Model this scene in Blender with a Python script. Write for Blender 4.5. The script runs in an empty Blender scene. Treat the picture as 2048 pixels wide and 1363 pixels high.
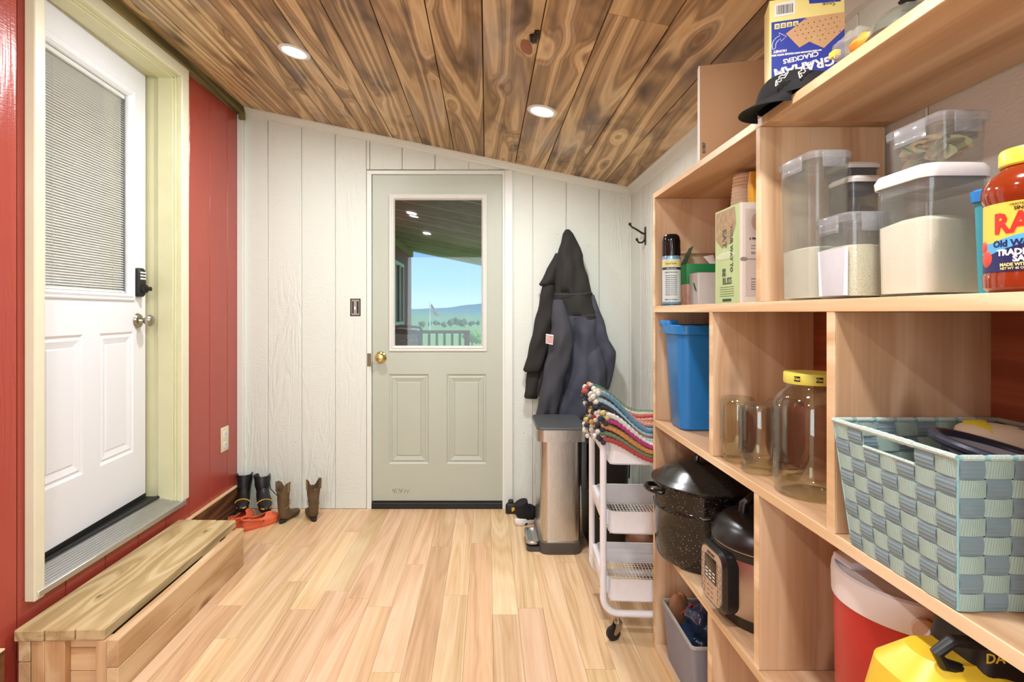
import bpy, bmesh, math, random
from mathutils import Vector, Matrix
random.seed(7)
sc = bpy.context.scene
C = sc.collection
D = bpy.data
PI = math.pi
def lin(h):
    h = h.lstrip('#'); o = []
    for i in (0, 2, 4):
        c = int(h[i:i+2], 16)/255
        o.append(c/12.92 if c <= .04045 else ((c+.055)/1.055)**2.4)
    return (*o, 1)

# ---------------------------------------------------------------- camera
cam = D.cameras.new('camera'); camo = D.objects.new('camera', cam); C.objects.link(camo)
camo.location = (0, 0, 1.217); camo.rotation_euler = (PI/2, 0, 0)
cam.sensor_width = 36; cam.lens = 1100/2048*36
cam.shift_x = (1024-973)/2048; cam.shift_y = -(681.5-625)/2048
cam.clip_start = .02; cam.clip_end = 3000
sc.camera = camo
sc.view_settings.view_transform = 'Standard'; sc.view_settings.look = 'None'
sc.view_settings.exposure = 0.14; sc.view_settings.gamma = 1; sc.view_settings.use_curve_mapping = False
# ---------------------------------------------------------------- sky
w = D.worlds.new('sky'); sc.world = w; w.use_nodes = True
nt = w.node_tree; nt.nodes.clear()
tcn = nt.nodes.new('ShaderNodeTexCoord'); sx = nt.nodes.new('ShaderNodeSeparateXYZ')
rp = nt.nodes.new('ShaderNodeValToRGB'); bg = nt.nodes.new('ShaderNodeBackground'); ow = nt.nodes.new('ShaderNodeOutputWorld')
nt.links.new(tcn.outputs['Generated'], sx.inputs[0]); nt.links.new(sx.outputs[2], rp.inputs[0])
nt.links.new(rp.outputs[0], bg.inputs[0]); nt.links.new(bg.outputs[0], ow.inputs[0])
e = rp.color_ramp.elements
e[0].position = 0; e[0].color = lin('c4e6f6'); e[1].position = 1; e[1].color = lin('5f9be0')
q = e.new(.05); q.color = lin('9fd4fa'); q = e.new(.2); q.color = lin('64acf3')
bg.inputs[1].default_value = 1.0
sun = D.lights.new('sun', 'SUN'); suno = D.objects.new('sun', sun); C.objects.link(suno)
sun.energy = 3.6; sun.angle = .01; sun.color = (1, .96, .88)
suno.rotation_euler = Vector((-.85, .12, -.62)).to_track_quat('-Z', 'Y').to_euler()
# soft fill light added just inside the unseen window behind the camera
def area(name, loc, d, sx_, sy_, en, col=(1, 1, 1), parent=None, shape='RECTANGLE', spread=None):
    l = D.lights.new(name, 'AREA'); o = D.objects.new(name, l); C.objects.link(o)
    l.shape = shape; l.size = sx_
    if shape == 'RECTANGLE': l.size_y = sy_
    l.energy = en; l.color = col
    if spread: l.spread = spread
    o.rotation_euler = Vector(d).to_track_quat('-Z', 'Z').to_euler(); o.location = loc
    if parent:
        o.parent = parent; o.location = Vector(loc)-Vector(ORG[parent])
    return o
WIN_E = 36; LAMP_E = 16.5
area('window_fill', (-.3, -1.84, 1.35), (0, 1, .05), 1.9, 1.5, WIN_E, (.86, .95, 1))

# ---------------------------------------------------------------- helpers
ORG = {}
def setp(o, label=None, cat=None, group=None, kind=None):
    if label: o['label'] = label
    if cat: o['category'] = cat
    if group: o['group'] = group
    if kind: o['kind'] = kind
    return o
def thing(name, label, cat, loc, group=None, rz=0):
    o = D.objects.new(name, None); C.objects.link(o); o.location = loc; o.rotation_euler = (0, 0, rz)
    o.empty_display_size = .05; ORG[o] = Vector(loc)
    return setp(o, label, cat, group)
def structure(name, loc=(0, 0, 0)):
    o = D.objects.new(name, None); C.objects.link(o); o.location = loc; o.empty_display_size = .05
    o['kind'] = 'structure'; ORG[o] = Vector(loc); return o
class MB:
    def __init__(s): s.v = []; s.f = []; s.M = None
    def _add(s, vs, fs):
        b = len(s.v)
        if s.M is not None: vs = [s.M @ Vector(p) for p in vs]
        s.v += [tuple(p) for p in vs]; s.f += [tuple(b+i for i in f) for f in fs]; return s
    def box(s, x0, x1, y0, y1, z0, z1):
        vs = [(x, y, z) for z in (z0, z1) for y in (y0, y1) for x in (x0, x1)]
        return s._add(vs, [(0, 2, 3, 1), (4, 5, 7, 6), (0, 1, 5, 4), (2, 6, 7, 3), (0, 4, 6, 2), (1, 3, 7, 5)])
    def hexa(s, b, t):       # two quads, same winding (counter-clockwise from above)
        return s._add(list(b)+list(t), [(3, 2, 1, 0), (4, 5, 6, 7), (0, 1, 5, 4), (1, 2, 6, 5), (2, 3, 7, 6), (3, 0, 4, 7)])
    def loft(s, rings, cap=True, closed=True):
        n = len(rings[0]); vs = [p for r in rings for p in r]; fs = []
        for k in range(len(rings)-1):
            for i in range(n if closed else n-1):
                j = (i+1) % n
                fs.append((k*n+i, k*n+j, (k+1)*n+j, (k+1)*n+i))
        if cap: fs.append(tuple(range(n-1, -1, -1))); m = (len(rings)-1)*n; fs.append(tuple(m+i for i in range(n)))
        return s._add(vs, fs)
    def lathe(s, prof, cx=0, cy=0, z=0, n=32, cap=True):
        return s.loft([[(cx+r*math.cos(2*PI*i/n), cy+r*math.sin(2*PI*i/n), z+h) for i in range(n)] for r, h in prof], cap)
    def tube(s, pts, r, n=8, cap=True):
        pts = [Vector(p) for p in pts]; rr = r if isinstance(r, (list, tuple)) else [r]*len(pts)
        rings = []; up = None
        for i, p in enumerate(pts):
            d = (pts[min(i+1, len(pts)-1)]-pts[max(i-1, 0)]).normalized()
            if up is None:
                up = Vector((0, 0, 1)) if abs(d.z) < .9 else Vector((1, 0, 0))
            a = d.cross(up)
            if a.length < 1e-4: a = d.cross(Vector((.3, 1, .2)))
            a.normalize(); b = a.cross(d).normalized(); up = b
            rings.append([p+(a*math.cos(2*PI*k/n)+b*math.sin(2*PI*k/n))*rr[i] for k in range(n)])
        return s.loft([[tuple(q) for q in g] for g in rings], cap)
    def ell(s, c, r, nu=16, nv=10, R=None, f=None):
        rings = []
        for j in range(nv+1):
            t = PI*j/nv; ring = []
            for i in range(nu):
                a = 2*PI*i/nu
                p = Vector((math.sin(t)*math.cos(a), math.sin(t)*math.sin(a), -math.cos(t)))
                if f: p = p*f(p)
                p = Vector((p.x*r[0], p.y*r[1], p.z*r[2]))
                if R: p = R @ p
                ring.append(tuple(p+Vector(c)))
            rings.append(ring)
        return s.loft(rings, False)
    def rr(s, lv, rad, n=5, cap=True):      # levels: (x0,x1,y0,y1,z[,rad])
        rings = []
        for L in lv:
            x0, x1, y0, y1, z = L[:5]; r = L[5] if len(L) > 5 else rad
            r = min(r, (x1-x0)/2, (y1-y0)/2); g = []
            for cx, cy, a0 in ((x1-r, y1-r, 0), (x0+r, y1-r, PI/2), (x0+r, y0+r, PI), (x1-r, y0+r, 1.5*PI)):
                for k in range(n+1):
                    a = a0+PI/2*k/n; g.append((cx+r*math.cos(a), cy+r*math.sin(a), z))
            rings.append(g)
        return s.loft(rings, cap)
    def grid(s, fn, nu, nv, wrap=False):
        vs = [fn(i/nu, j/nv) for j in range(nv+1) for i in range(nu+1)]; fs = []
        for j in range(nv):
            for i in range(nu):
                a = j*(nu+1)+i; fs.append((a, a+1, a+nu+2, a+nu+1))
        return s._add(vs, fs)
    def prism(s, pts, off):                 # planar polygon extruded by vector off
        n = len(pts); o = Vector(off)
        vs = [tuple(p) for p in pts]+[tuple(Vector(p)+o) for p in pts]
        fs = [tuple(range(n-1, -1, -1)), tuple(range(n, 2*n))]+[(i, (i+1) % n, n+(i+1) % n, n+i) for i in range(n)]
        return s._add(vs, fs)
    def mesh(s, name, bevel=0, seg=2, smooth=True, ang=35, org=(0, 0, 0), solid=0, sub=0, merge=True):
        me = D.meshes.new(name); o = Vector(org)
        me.from_pydata([tuple(Vector(p)-o) for p in s.v], [], s.f)
        bm = bmesh.new(); bm.from_mesh(me)
        if merge: bmesh.ops.remove_doubles(bm, verts=bm.verts, dist=1e-6)
        bmesh.ops.recalc_face_normals(bm, faces=bm.faces)
        if solid: bmesh.ops.solidify(bm, geom=bm.faces, thickness=solid)
        if bevel:
            ed = [e for e in bm.edges if len(e.link_faces) == 2 and e.calc_face_angle(0) > .6]
            bmesh.ops.bevel(bm, geom=ed, offset=bevel, segments=seg, affect='EDGES', profile=.5, clamp_overlap=True)
        bm.to_mesh(me); bm.free()
        if smooth:
            me.shade_smooth()
            try: me.set_sharp_from_angle(angle=math.radians(ang))
            except Exception: pass
        return me
    def build(s, name, mat, parent=None, W=True, sub=0, **k):
        if parent is None:
            xs = [p[0] for p in s.v]; ys = [p[1] for p in s.v]; zs = [p[2] for p in s.v]
            org = Vector(((min(xs)+max(xs))/2, (min(ys)+max(ys))/2, min(zs)))
        else: org = ORG[parent] if W else Vector((0, 0, 0))
        me = s.mesh(name, org=org, **k)
        ob = D.objects.new(name, me); C.objects.link(ob)
        ms = mat if isinstance(mat, (list, tuple)) else [mat]
        for m in ms: me.materials.append(m)
        if parent is None: ob.location = org; ORG[ob] = org
        else: ob.parent = parent; ORG[ob] = ORG[parent]
        if sub:
            m = ob.modifiers.new('sub', 'SUBSURF'); m.levels = sub; m.render_levels = sub
        return ob
def box(name, mat, parent, x0, x1, y0, y1, z0, z1, bevel=.0015, **k):
    return MB().box(x0, x1, y0, y1, z0, z1).build(name, mat, parent, bevel=bevel, seg=1, **k)
def text(name, s, size, mat, parent, o, r=(1, 0, 0), u=(0, 0, 1), bold=0, ext=.0002, sx=1, warp=None, align='CENTER', label=None, W=True, stuff=False):
    cu = D.curves.new('t', 'FONT'); cu.body = s; cu.size = size; cu.offset = bold; cu.extrude = ext
    cu.align_x = align; cu.resolution_u = 2
    tmp = D.objects.new('t', cu); C.objects.link(tmp)
    dg = bpy.context.evaluated_depsgraph_get()
    me = D.meshes.new_from_object(tmp.evaluated_get(dg)); D.objects.remove(tmp); D.curves.remove(cu)
    r = Vector(r).normalized(); u = Vector(u).normalized(); n = r.cross(u)
    base = (ORG[parent] if (parent and W) else Vector((0, 0, 0)))
    for v in me.vertices:
        x, y, z = v.co.x*sx, v.co.y, v.co.z
        if warp: v.co = Vector(warp(x, y, z))-base
        else: v.co = Vector(o)+r*x+u*y+n*z-base
    me.materials.clear(); me.materials.append(mat)
    ob = D.objects.new(name, me); C.objects.link(ob)
    if parent: ob.parent = parent; ORG[ob] = ORG[parent]
    return ob

# ---------------------------------------------------------------- materials
MATS = {}
def newmat(name):
    m = D.materials.new(name); m.use_nodes = True; n = m.node_tree
    b = n.nodes['Principled BSDF']; return m, n, b
class N:
    def __init__(s, nt): s.nt = nt
    def __call__(s, t, **k):
        n = s.nt.nodes.new('ShaderNode'+t)
        for a, b in k.items(): setattr(n, a, b)
        return n
    def l(s, a, b): s.nt.links.new(a, b)
    def math(s, op, a, b=None, c=None, clamp=False):
        n = s('Math', operation=op, use_clamp=clamp)
        for i, x in enumerate((a, b, c)):
            if x is None: continue
            if isinstance(x, (int, float)): n.inputs[i].default_value = x
            else: s.l(x, n.inputs[i])
        return n.outputs[0]
    def mix(s, f, a, b, mode='MIX'):
        n = s('Mix', data_type='RGBA', blend_type=mode)
        for i, x in ((0, f), (6, a), (7, b)):
            if isinstance(x, (int, float)): n.inputs[i].default_value = x
            elif isinstance(x, tuple): n.inputs[i].default_value = x
            else: s.l(x, n.inputs[i])
        return n.outputs[2]
    def ramp(s, f, stops):
        n = s('ValToRGB'); s.l(f, n.inputs[0]); e = n.color_ramp.elements
        while len(e) < len(stops): e.new(.5)
        for i, (p, c) in enumerate(stops): e[i].position = p; e[i].color = c if isinstance(c, tuple) else (c, c, c, 1)
        return n.outputs[0]
    def map(s, vec, sc_=(1, 1, 1), loc=(0, 0, 0), rot=(0, 0, 0)):
        n = s('Mapping'); s.l(vec, n.inputs[0]); n.inputs[1].default_value = loc; n.inputs[2].default_value = rot; n.inputs[3].default_value = sc_
        return n.outputs[0]
    def noise(s, vec, scale, detail=3, rough=.5, dist=0):
        n = s('TexNoise'); s.l(vec, n.inputs['Vector']); n.inputs['Scale'].default_value = scale
        n.inputs['Detail'].default_value = detail; n.inputs['Roughness'].default_value = rough; n.inputs['Distortion'].default_value = dist
        return n.outputs['Fac']
    def bump(s, h, strength, dist, bsdf):
        n = s('Bump'); n.inputs['Strength'].default_value = strength; n.inputs['Distance'].default_value = dist
        s.l(h, n.inputs['Height']); s.l(n.outputs[0], bsdf.inputs['Normal'])
def objcoord(N_, rnd=True):
    tc = N_('TexCoord')
    if not rnd: return tc.outputs['Object']
    oi = N_('ObjectInfo'); a = N_('VectorMath', operation='ADD'); s = N_('VectorMath', operation='SCALE')
    cb = N_('CombineXYZ')
    for i in range(3): N_.l(oi.outputs['Random'], cb.inputs[i])
    N_.l(cb.outputs[0], s.inputs[0]); s.inputs['Scale'].default_value = 41.3
    N_.l(tc.outputs['Object'], a.inputs[0]); N_.l(s.outputs[0], a.inputs[1])
    return a.outputs[0]
def plain(name, col,  rough=.5, metal=0, spec=.5, noise=0, nscale=30, bump=0, bscale=200, coat=0, sheen=0, sub=0, emit=None, es=1, alpha=None, trans=0, rib=None):
    if name in MATS: return MATS[name]
    m, n, b = newmat(name); N_ = N(n)
    c = lin(col); b.inputs['Base Color'].default_value = c
    b.inputs['Roughness'].default_value = rough; b.inputs['Metallic'].default_value = metal
    b.inputs['Specular IOR Level'].default_value = spec; b.inputs['Coat Weight'].default_value = coat
    b.inputs['Sheen Weight'].default_value = sheen; b.inputs['Transmission Weight'].default_value = trans
    oc = objcoord(N_)
    nz = noise or .06
    f = N_.noise(oc, nscale, 4, .6)
    N_.l(N_.mix(f, tuple(x*(1-nz) for x in c[:3])+(1,), tuple(min(1, x*(1+nz)) for x in c[:3])+(1,)), b.inputs['Base Color'])
    if bump: N_.bump(N_.noise(oc, bscale, 3, .6), bump, .002, b)
    if rib:
        tcg = N_('TexCoord').outputs['Object']; sp = N_('SeparateXYZ'); N_.l(tcg, sp.inputs[0])
        v = sp.outputs[2] if rib[0] == 'Z' else N_.math('ADD', sp.outputs[0], sp.outputs[1])
        N_.bump(N_.math('SINE', N_.math('MULTIPLY', v, 6.283*rib[1])), .35, .0006, b)
    if emit: b.inputs['Emission Color'].default_value = lin(emit); b.inputs['Emission Strength'].default_value = es
    MATS[name] = m; return m
def wood(name, stops, axis='Y', k=9, fine=.35, knots=True, var=.15, rough=.5, bump=.15, scale=1.0, scorch=None, knotcol='6b4526', kth=.055, along=.12, blue=None, spec=.4, near_a=.25, ringw=.34, sc_th=.515, sc_amt=1, ring2=.06, hue=0):
    m, n, b = newmat(name); N_ = N(n); oc = objcoord(N_)
    ai = 'XYZ'.index(axis)
    def sv(cross, al): v = [cross]*3; v[ai] = al; return tuple(v)
    kn = N_('TexVoronoi', feature='F1'); N_.l(N_.map(oc, sv(5.5*scale, 2.2*scale)), kn.inputs['Vector']); kn.inputs['Scale'].default_value = 1
    kd = kn.outputs['Distance']
    near = N_.math('MULTIPLY', N_.math('SUBTRACT', .30, kd, clamp=True), near_a if knots else 0)
    base = N_.noise(N_.map(oc, sv(4*scale, 4*scale*along)), 1.0, 2, .45, .25)
    val = N_.math('ADD', base, near)
    ring = N_.math('SINE', N_.math('MULTIPLY', val, k*6.283))
    ring = N_.math('MULTIPLY_ADD', ring, .5, .5)
    ring = N_.math('POWER', ring, 1.6)
    fg = N_.noise(N_.map(oc, sv(120*scale, 3*scale)), 1.0, 3, .6)
    br = N_.noise(N_.map(oc, sv(2.2*scale, .7*scale)), 1.0, 3, .6)
    t = N_.math('ADD', N_.math('MULTIPLY', ring, ringw), N_.math('ADD', N_.math('MULTIPLY', fg, fine), N_.math('MULTIPLY', br, .55)))
    r2 = N_.math('SINE', N_.math('MULTIPLY', val, k*25)); t = N_.math('ADD', t, N_.math('MULTIPLY', r2, ring2*.5))
    t = N_.math('SUBTRACT', t, .22)
    col = N_.ramp(t, [(p, lin(c)) for p, c in stops])
    oi = N_('ObjectInfo'); vv = N_('HueSaturation'); N_.l(col, vv.inputs['Color'])
    N_.l(N_.math('MULTIPLY_ADD', oi.outputs['Random'], 2*var, 1-var), vv.inputs['Value'])
    if hue: N_.l(N_.math('MULTIPLY_ADD', N_.math('FRACT', N_.math('MULTIPLY', oi.outputs['Random'], 17.3)), 2*hue, .5-hue), vv.inputs['Hue'])
    col = vv.outputs[0]
    if scorch:
        sn = N_.noise(N_.map(oc, sv(4.2, 1.9), loc=(3, 5, 9)), 1.0, 3, .62, .3)
        sf = N_.math('MULTIPLY', N_.math('SUBTRACT', sn, sc_th, clamp=True), 6.5, clamp=True)
        sf = N_.math('MULTIPLY', sf, N_.math('MULTIPLY_ADD', ring, -.5*sc_amt, .95*sc_amt))
        col = N_.mix(sf, col, lin(scorch))
        if blue:
            bn = N_.noise(N_.map(oc, sv(3.1, .8), loc=(13, 2, 4)), 1.0, 3, .6, .2)
            bf = N_.math('MULTIPLY', N_.math('SUBTRACT', bn, .56, clamp=True), 4.0, clamp=True)
            col = N_.mix(N_.math('MULTIPLY', bf, .55), col, lin(blue))
    if knots:
        kf = N_.math('LESS_THAN', kd, kth)
        kf2 = N_.math('MULTIPLY', N_.math('SUBTRACT', kth*2.2, kd, clamp=True), 1/(kth*1.6), clamp=True)
        col = N_.mix(N_.math('MULTIPLY', kf2, .75), col, lin(knotcol))
    N_.l(col, b.inputs['Base Color']); b.inputs['Roughness'].default_value = rough; b.inputs['Specular IOR Level'].default_value = spec
    N_.bump(N_.math('ADD', N_.math('MULTIPLY', ring, .5), fg), bump, .0015, b)
    MATS[name] = m; return m
def siding(name, col, rough=.45, var=.03, dirt=None, bump=.5):
    m, n, b = newmat(name); N_ = N(n); oc = objcoord(N_); c = lin(col)
    base = N_.noise(N_.map(oc, (9, 9, 1.2)), 1.0, 3, .5, .6)
    ring = N_.math('SINE', N_.math('MULTIPLY', base, 60))
    msk = N_.math('MULTIPLY', N_.math('SUBTRACT', N_.noise(N_.map(oc, (3, 3, .7), loc=(7, 1, 3)), 1.0, 2, .5), .47, clamp=True), 6, clamp=True)
    fine = N_.noise(N_.map(oc, (60, 60, 220)), 1.0, 2, .5)
    h = N_.math('ADD', N_.math('MULTIPLY', N_.math('MULTIPLY', ring, .5), msk), N_.math('MULTIPLY', fine, .8))
    f = N_.noise(oc, 2.5, 4, .6)
    cc = N_.mix(f, tuple(x*(1-var) for x in c[:3])+(1,), tuple(min(1, x*(1+var)) for x in c[:3])+(1,))
    if dirt:
        sp = N_('TexVoronoi', feature='F1'); N_.l(oc, sp.inputs['Vector']); sp.inputs['Scale'].default_value = 9
        cc = N_.mix(N_.math('MULTIPLY', N_.math('LESS_THAN', sp.outputs['Distance'], .03), .6), cc, lin(dirt))
    N_.l(cc, b.inputs['Base Color']); b.inputs['Roughness'].default_value = rough
    N_.bump(h, bump, .0022, b); MATS[name] = m; return m
def glassy(name, tint='ffffff', ior=1.45, milk=0, milkcol='ffffff', rough=0.02, edge=1.0):
    m, n, b = newmat(name); N_ = N(n); n.nodes.remove(b)
    out = [x for x in n.nodes if x.type == 'OUTPUT_MATERIAL'][0]
    tr = N_('BsdfTransparent'); tr.inputs[0].default_value = lin(tint); gl = N_('BsdfGlossy'); gl.inputs['Roughness'].default_value = rough
    lw = N_('LayerWeight'); lw.inputs[0].default_value = .5; r0 = ((ior-1)/(ior+1))**2
    fr = N_.math('MULTIPLY_ADD', N_.math('POWER', lw.outputs['Facing'], 4.5), .8, r0)
    mx = N_('MixShader'); N_.l(N_.math('MULTIPLY', fr, edge, clamp=True), mx.inputs[0]); N_.l(tr.outputs[0], mx.inputs[1]); N_.l(gl.outputs[0], mx.inputs[2])
    last = mx
    if milk:
        df = N_('BsdfPrincipled'); df.inputs['Base Color'].default_value = lin(milkcol); df.inputs['Roughness'].default_value = .3
        m2 = N_('MixShader'); oc = objcoord(N_)
        N_.l(N_.math('MULTIPLY', N_.noise(oc, 8, 3), milk*2), m2.inputs[0]); N_.l(mx.outputs[0], m2.inputs[1]); N_.l(df.outputs[0], m2.inputs[2]); last = m2
    N_.l(last.outputs[0], out.inputs[0]); MATS[name] = m; return m
def speckle(name, base, dot, scale=120, th=.09, rough=.15):
    m, n, b = newmat(name); N_ = N(n); oc = objcoord(N_)
    v = N_('TexVoronoi', feature='F1'); N_.l(oc, v.inputs['Vector']); v.inputs['Scale'].default_value = scale
    d = N_.noise(oc, 9, 3)
    f = N_.math('LESS_THAN', v.outputs['Distance'], N_.math('MULTIPLY', d, th*2.6))
    N_.l(N_.mix(N_.math('MULTIPLY', f, .8), lin(base), lin(dot)), b.inputs['Base Color'])
    b.inputs['Roughness'].default_value = rough; MATS[name] = m; return m
def metal(name, col, rough=.3, axis='Z', bump=.05):
    m, n, b = newmat(name); N_ = N(n); oc = objcoord(N_)
    b.inputs['Base Color'].default_value = lin(col); b.inputs['Metallic'].default_value = 1
    s = [400, 400, 400]; s['XYZ'.index(axis)] = 6
    g = N_.noise(N_.map(oc, tuple(s)), 1.0, 2)
    N_.l(N_.math('MULTIPLY_ADD', g, .16, rough-.08), b.inputs['Roughness']); N_.bump(g, bump, .0005, b)
    MATS[name] = m; return m

PINE = [(0, '8a5c33'), (.3, 'b98a57'), (.55, 'd8b07c'), (1, 'ecd0a2')]
SH = [(0, 'a57f58'), (.3, 'c6a07a'), (.6, 'dabb96'), (1, 'ead2b2')]
SHE = [(0, 'bb9564'), (.35, 'd8b88c'), (.6, 'e8d0a8'), (1, 'f2e2c2')]
m_ceil = wood('scorched_pine', [(0, '6b533a'), (.22, '987a53'), (.45, 'c4a376'), (.7, 'e0c698'), (1, 'f1e1bc')], 'Y', k=10, scorch='5a422d', blue='b4b4b8', rough=.5, bump=.25, var=.09, fine=.34, kth=.05, ringw=.36, ring2=.16, along=.055, knotcol='7a4c2a')
m_floor = wood('oak_laminate', [(0, 'a98a62'), (.3, 'cfab80'), (.6, 'e0c29b'), (1, 'f0dfc0')], 'Y', k=8, fine=.5, knots=True, near_a=.08, ringw=.24, along=.06, ring2=.14, hue=.012, kth=.022, knotcol='9a6a40', var=.10, rough=.38, bump=.04, spec=.45)
m_shx = wood('shelf_pine_x', SH, 'X', k=6, var=.05, rough=.5, bump=.08, kth=.06, knotcol='6f4127', scale=.9)
m_shy = wood('shelf_pine_y', SH, 'Y', k=6, var=.05, rough=.5, bump=.08, kth=.06, knotcol='6f4127', scale=.9)
m_shz = wood('shelf_pine_z', SH, 'Z', k=6, var=.05, rough=.5, bump=.08, kth=.075, knotcol='6f4127', scale=.9)
m_edge = wood('shelf_edge_pine', SHE, 'Y', k=6, var=.04, rough=.5, bump=.08, kth=.03, knotcol='8a5a30')
m_back = wood('reddish_back_panel', [(0, '7a4326'), (.4, '96573a'), (.7, 'a8694a'), (1, 'b67c5c')], 'Y', k=8, knots=False, fine=.5, var=.04, rough=.6)
m_bench = wood('worn_lumber_y', [(0, '8c7248'), (.3, 'b39a6c'), (.6, 'c9b388'), (1, 'dccba4')], 'Y', k=7, var=.07, rough=.7, kth=.04, knotcol='4d3823', scale=1.7, sc_th=.56, sc_amt=.6, scorch='7a6546')
m_benchf = wood('new_lumber_y', [(0, 'a67f55'), (.3, 'c6a278'), (.6, 'd8bb92'), (1, 'e8d2ae')], 'Y', k=7, var=.05, rough=.6, kth=.07, knotcol='7a4a2a')
m_benchz = wood('new_lumber_z', [(0, 'a87a4e'), (.3, 'c79c70'), (.6, 'd9b68a'), (1, 'e8cca4')], 'Z', k=8, var=.05, rough=.6, kth=.04)
m_benchx = wood('new_lumber_x', [(0, 'a87a4e'), (.3, 'c79c70'), (.6, 'd9b68a'), (1, 'e8cca4')], 'X', k=8, var=.05, rough=.6, kth=.04)
m_base = wood('scorched_baseboard', [(0, '2d1a10'), (.35, '54321e'), (.65, '7c4f30'), (1, 'a9784e')], 'Y', k=9, var=.05, rough=.5, bump=.4)
m_wallw = siding('white_siding', 'd9ded3', .5, dirt='8a8778', bump=1.0)
m_wallr = siding('red_siding', 'a54538', .26, var=.1, bump=.3)
m_wallp = siding('porch_siding', '8c4a42', .6, var=.12)
m_trimw = plain('white_trim', 'dce0d7', .4, noise=.03)
m_door = plain('sage_door', 'b3b8a8', .42, noise=.07, nscale=3)
m_doorw = plain('white_door', 'e4e6ea', .35, noise=.02, nscale=2)
m_lite = plain('lite_frame_white', 'd8d8cf', .4, noise=.02)
m_cream = plain('cream_frame', 'cfcca4', .45, noise=.10, nscale=6)
m_cream2 = plain('pale_casing', 'dcd8bc', .45, noise=.08, nscale=5)
m_alu = metal('aluminium_sill', 'c9cacb', .4, 'Y')
m_black = plain('black_rubber', '161615', .5, noise=.1)
m_blackg = plain('black_gloss', '0e0e0e', .15)
m_brass = plain('brass', 'cdb878', .2, metal=1)
m_bronze = plain('aged_hinge', '7c7358', .4, metal=.8)
m_nickel = plain('satin_nickel', 'a8a294', .28, metal=1)
m_white = plain('white_plastic', 'e6e4de', .35)
m_ivory = plain('ivory_plastic', 'ddd5b4', .35)
m_wht = plain('white_enamel', 'e4e4e6', .3)
m_dark = plain('dark_void', '0b0b0a', .8)
m_steel = metal('brushed_steel', 'c6c5c3', .28, 'Z')
m_steelc = metal('cooker_steel', 'b3a7a1', .35, 'Z')
m_grey = plain('dark_grey_plastic', '3f4142', .4)
m_lid = plain('charcoal_lid', '484b4c', .38)
m_glass = glassy('window_glass', 'fdfefe', 1.45)
# ================================================================ room
XL, XR, YF, YB = -1.537, .8975, 3.416, -1.9
def zc(x): return 2.172-.208*x
P = .2087
SEAMS = [-1.537, -1.33, -1.14, -.95, -.763, -.575, -.389, -.199, -.014, .177, .357, .54, .727, .8975]
# floor
fl = structure('floor')
box('subfloor', m_dark, fl, XL-.3, XR+.2, YB-.1, YF+.1, -.06, -.0075, bevel=0)
fy = random.Random(3)
x = XL; w_ = .1041
while x < XR-.001:
    x1 = min(x+w_, XR); y = YB
    e_ = YB+fy.uniform(.3, 1.2)
    while y < YF-.001:
        e2 = min(e_, YF)
        if YF-e2 < .15: e2 = YF
        MB().box(x+.0004, x1-.0004, y+.0005, e2-.0005, -.0075, 0).build('plank', m_floor, fl, smooth=False)
        y = e2; e_ = y+fy.choice((1.2, 1.2, .8, .6))
    x = x1
# ceiling
ce = structure('ceiling')
def slope_box(x0, x1, y0, y1, dz0, dz1, name, mat, par, bevel=.002):
    b = [(x0, y0, zc(x0)+dz0), (x1, y0, zc(x1)+dz0), (x1, y1, zc(x1)+dz0), (x0, y1, zc(x0)+dz0)]
    t = [(p[0], p[1], p[2]+dz1-dz0) for p in b]
    return MB().hexa(b, t).build(name, mat, par, bevel=bevel, seg=1)
slope_box(XL-.4, XR+.4, YB-.2, YF+.12, .022, .10, 'roof_deck', m_dark, ce, 0)
rc = random.Random(5)
for i in range(len(SEAMS)-1):
    a, b_ = SEAMS[i]+.0018, SEAMS[i+1]-.0018
    cut = [YB, rc.uniform(-.6, 1.2), YF]
    if i == 10: cut = [YB, 1.62, YF]
    for j in range(len(cut)-1):
        if i in (0, 1, 2, 3, 4):
            mid = (a+b_)/2
            slope_box(a, mid-.001, cut[j]+.001, cut[j+1]-.001, 0, .02, 'plank', m_ceil, ce)
            slope_box(mid+.001, b_, cut[j]+.001, cut[j+1]-.001, 0, .02, 'plank', m_ceil, ce)
        else: slope_box(a, b_, cut[j]+.001, cut[j+1]-.001, 0, .02, 'plank', m_ceil, ce)
kn_ = MB(); kn_.ell((.160, 1.84, zc(.160)-.004), (.016, .030, .012), 14, 10, None, lambda p: 1+.3*math.sin(7*p.x+5*p.y)*math.cos(9*p.y))
kn_.ell((.164, 1.80, zc(.164)-.006), (.010, .012, .010), 10, 8, None, lambda p: 1+.3*math.sin(9*p.x)); kn_.build('split_knot', plain('charred_knot', '1c130d', .4), ce, ang=70)
kn_ = MB(); kn_.ell((.142, 1.92, zc(.142)-.001), (.022, .055, .005), 16, 8, Matrix.Rotation(-.25, 3, 'Z')); kn_.build('torn_wood', plain('torn_wood', '9a6545', .6, noise=.3, nscale=60), ce)
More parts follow.
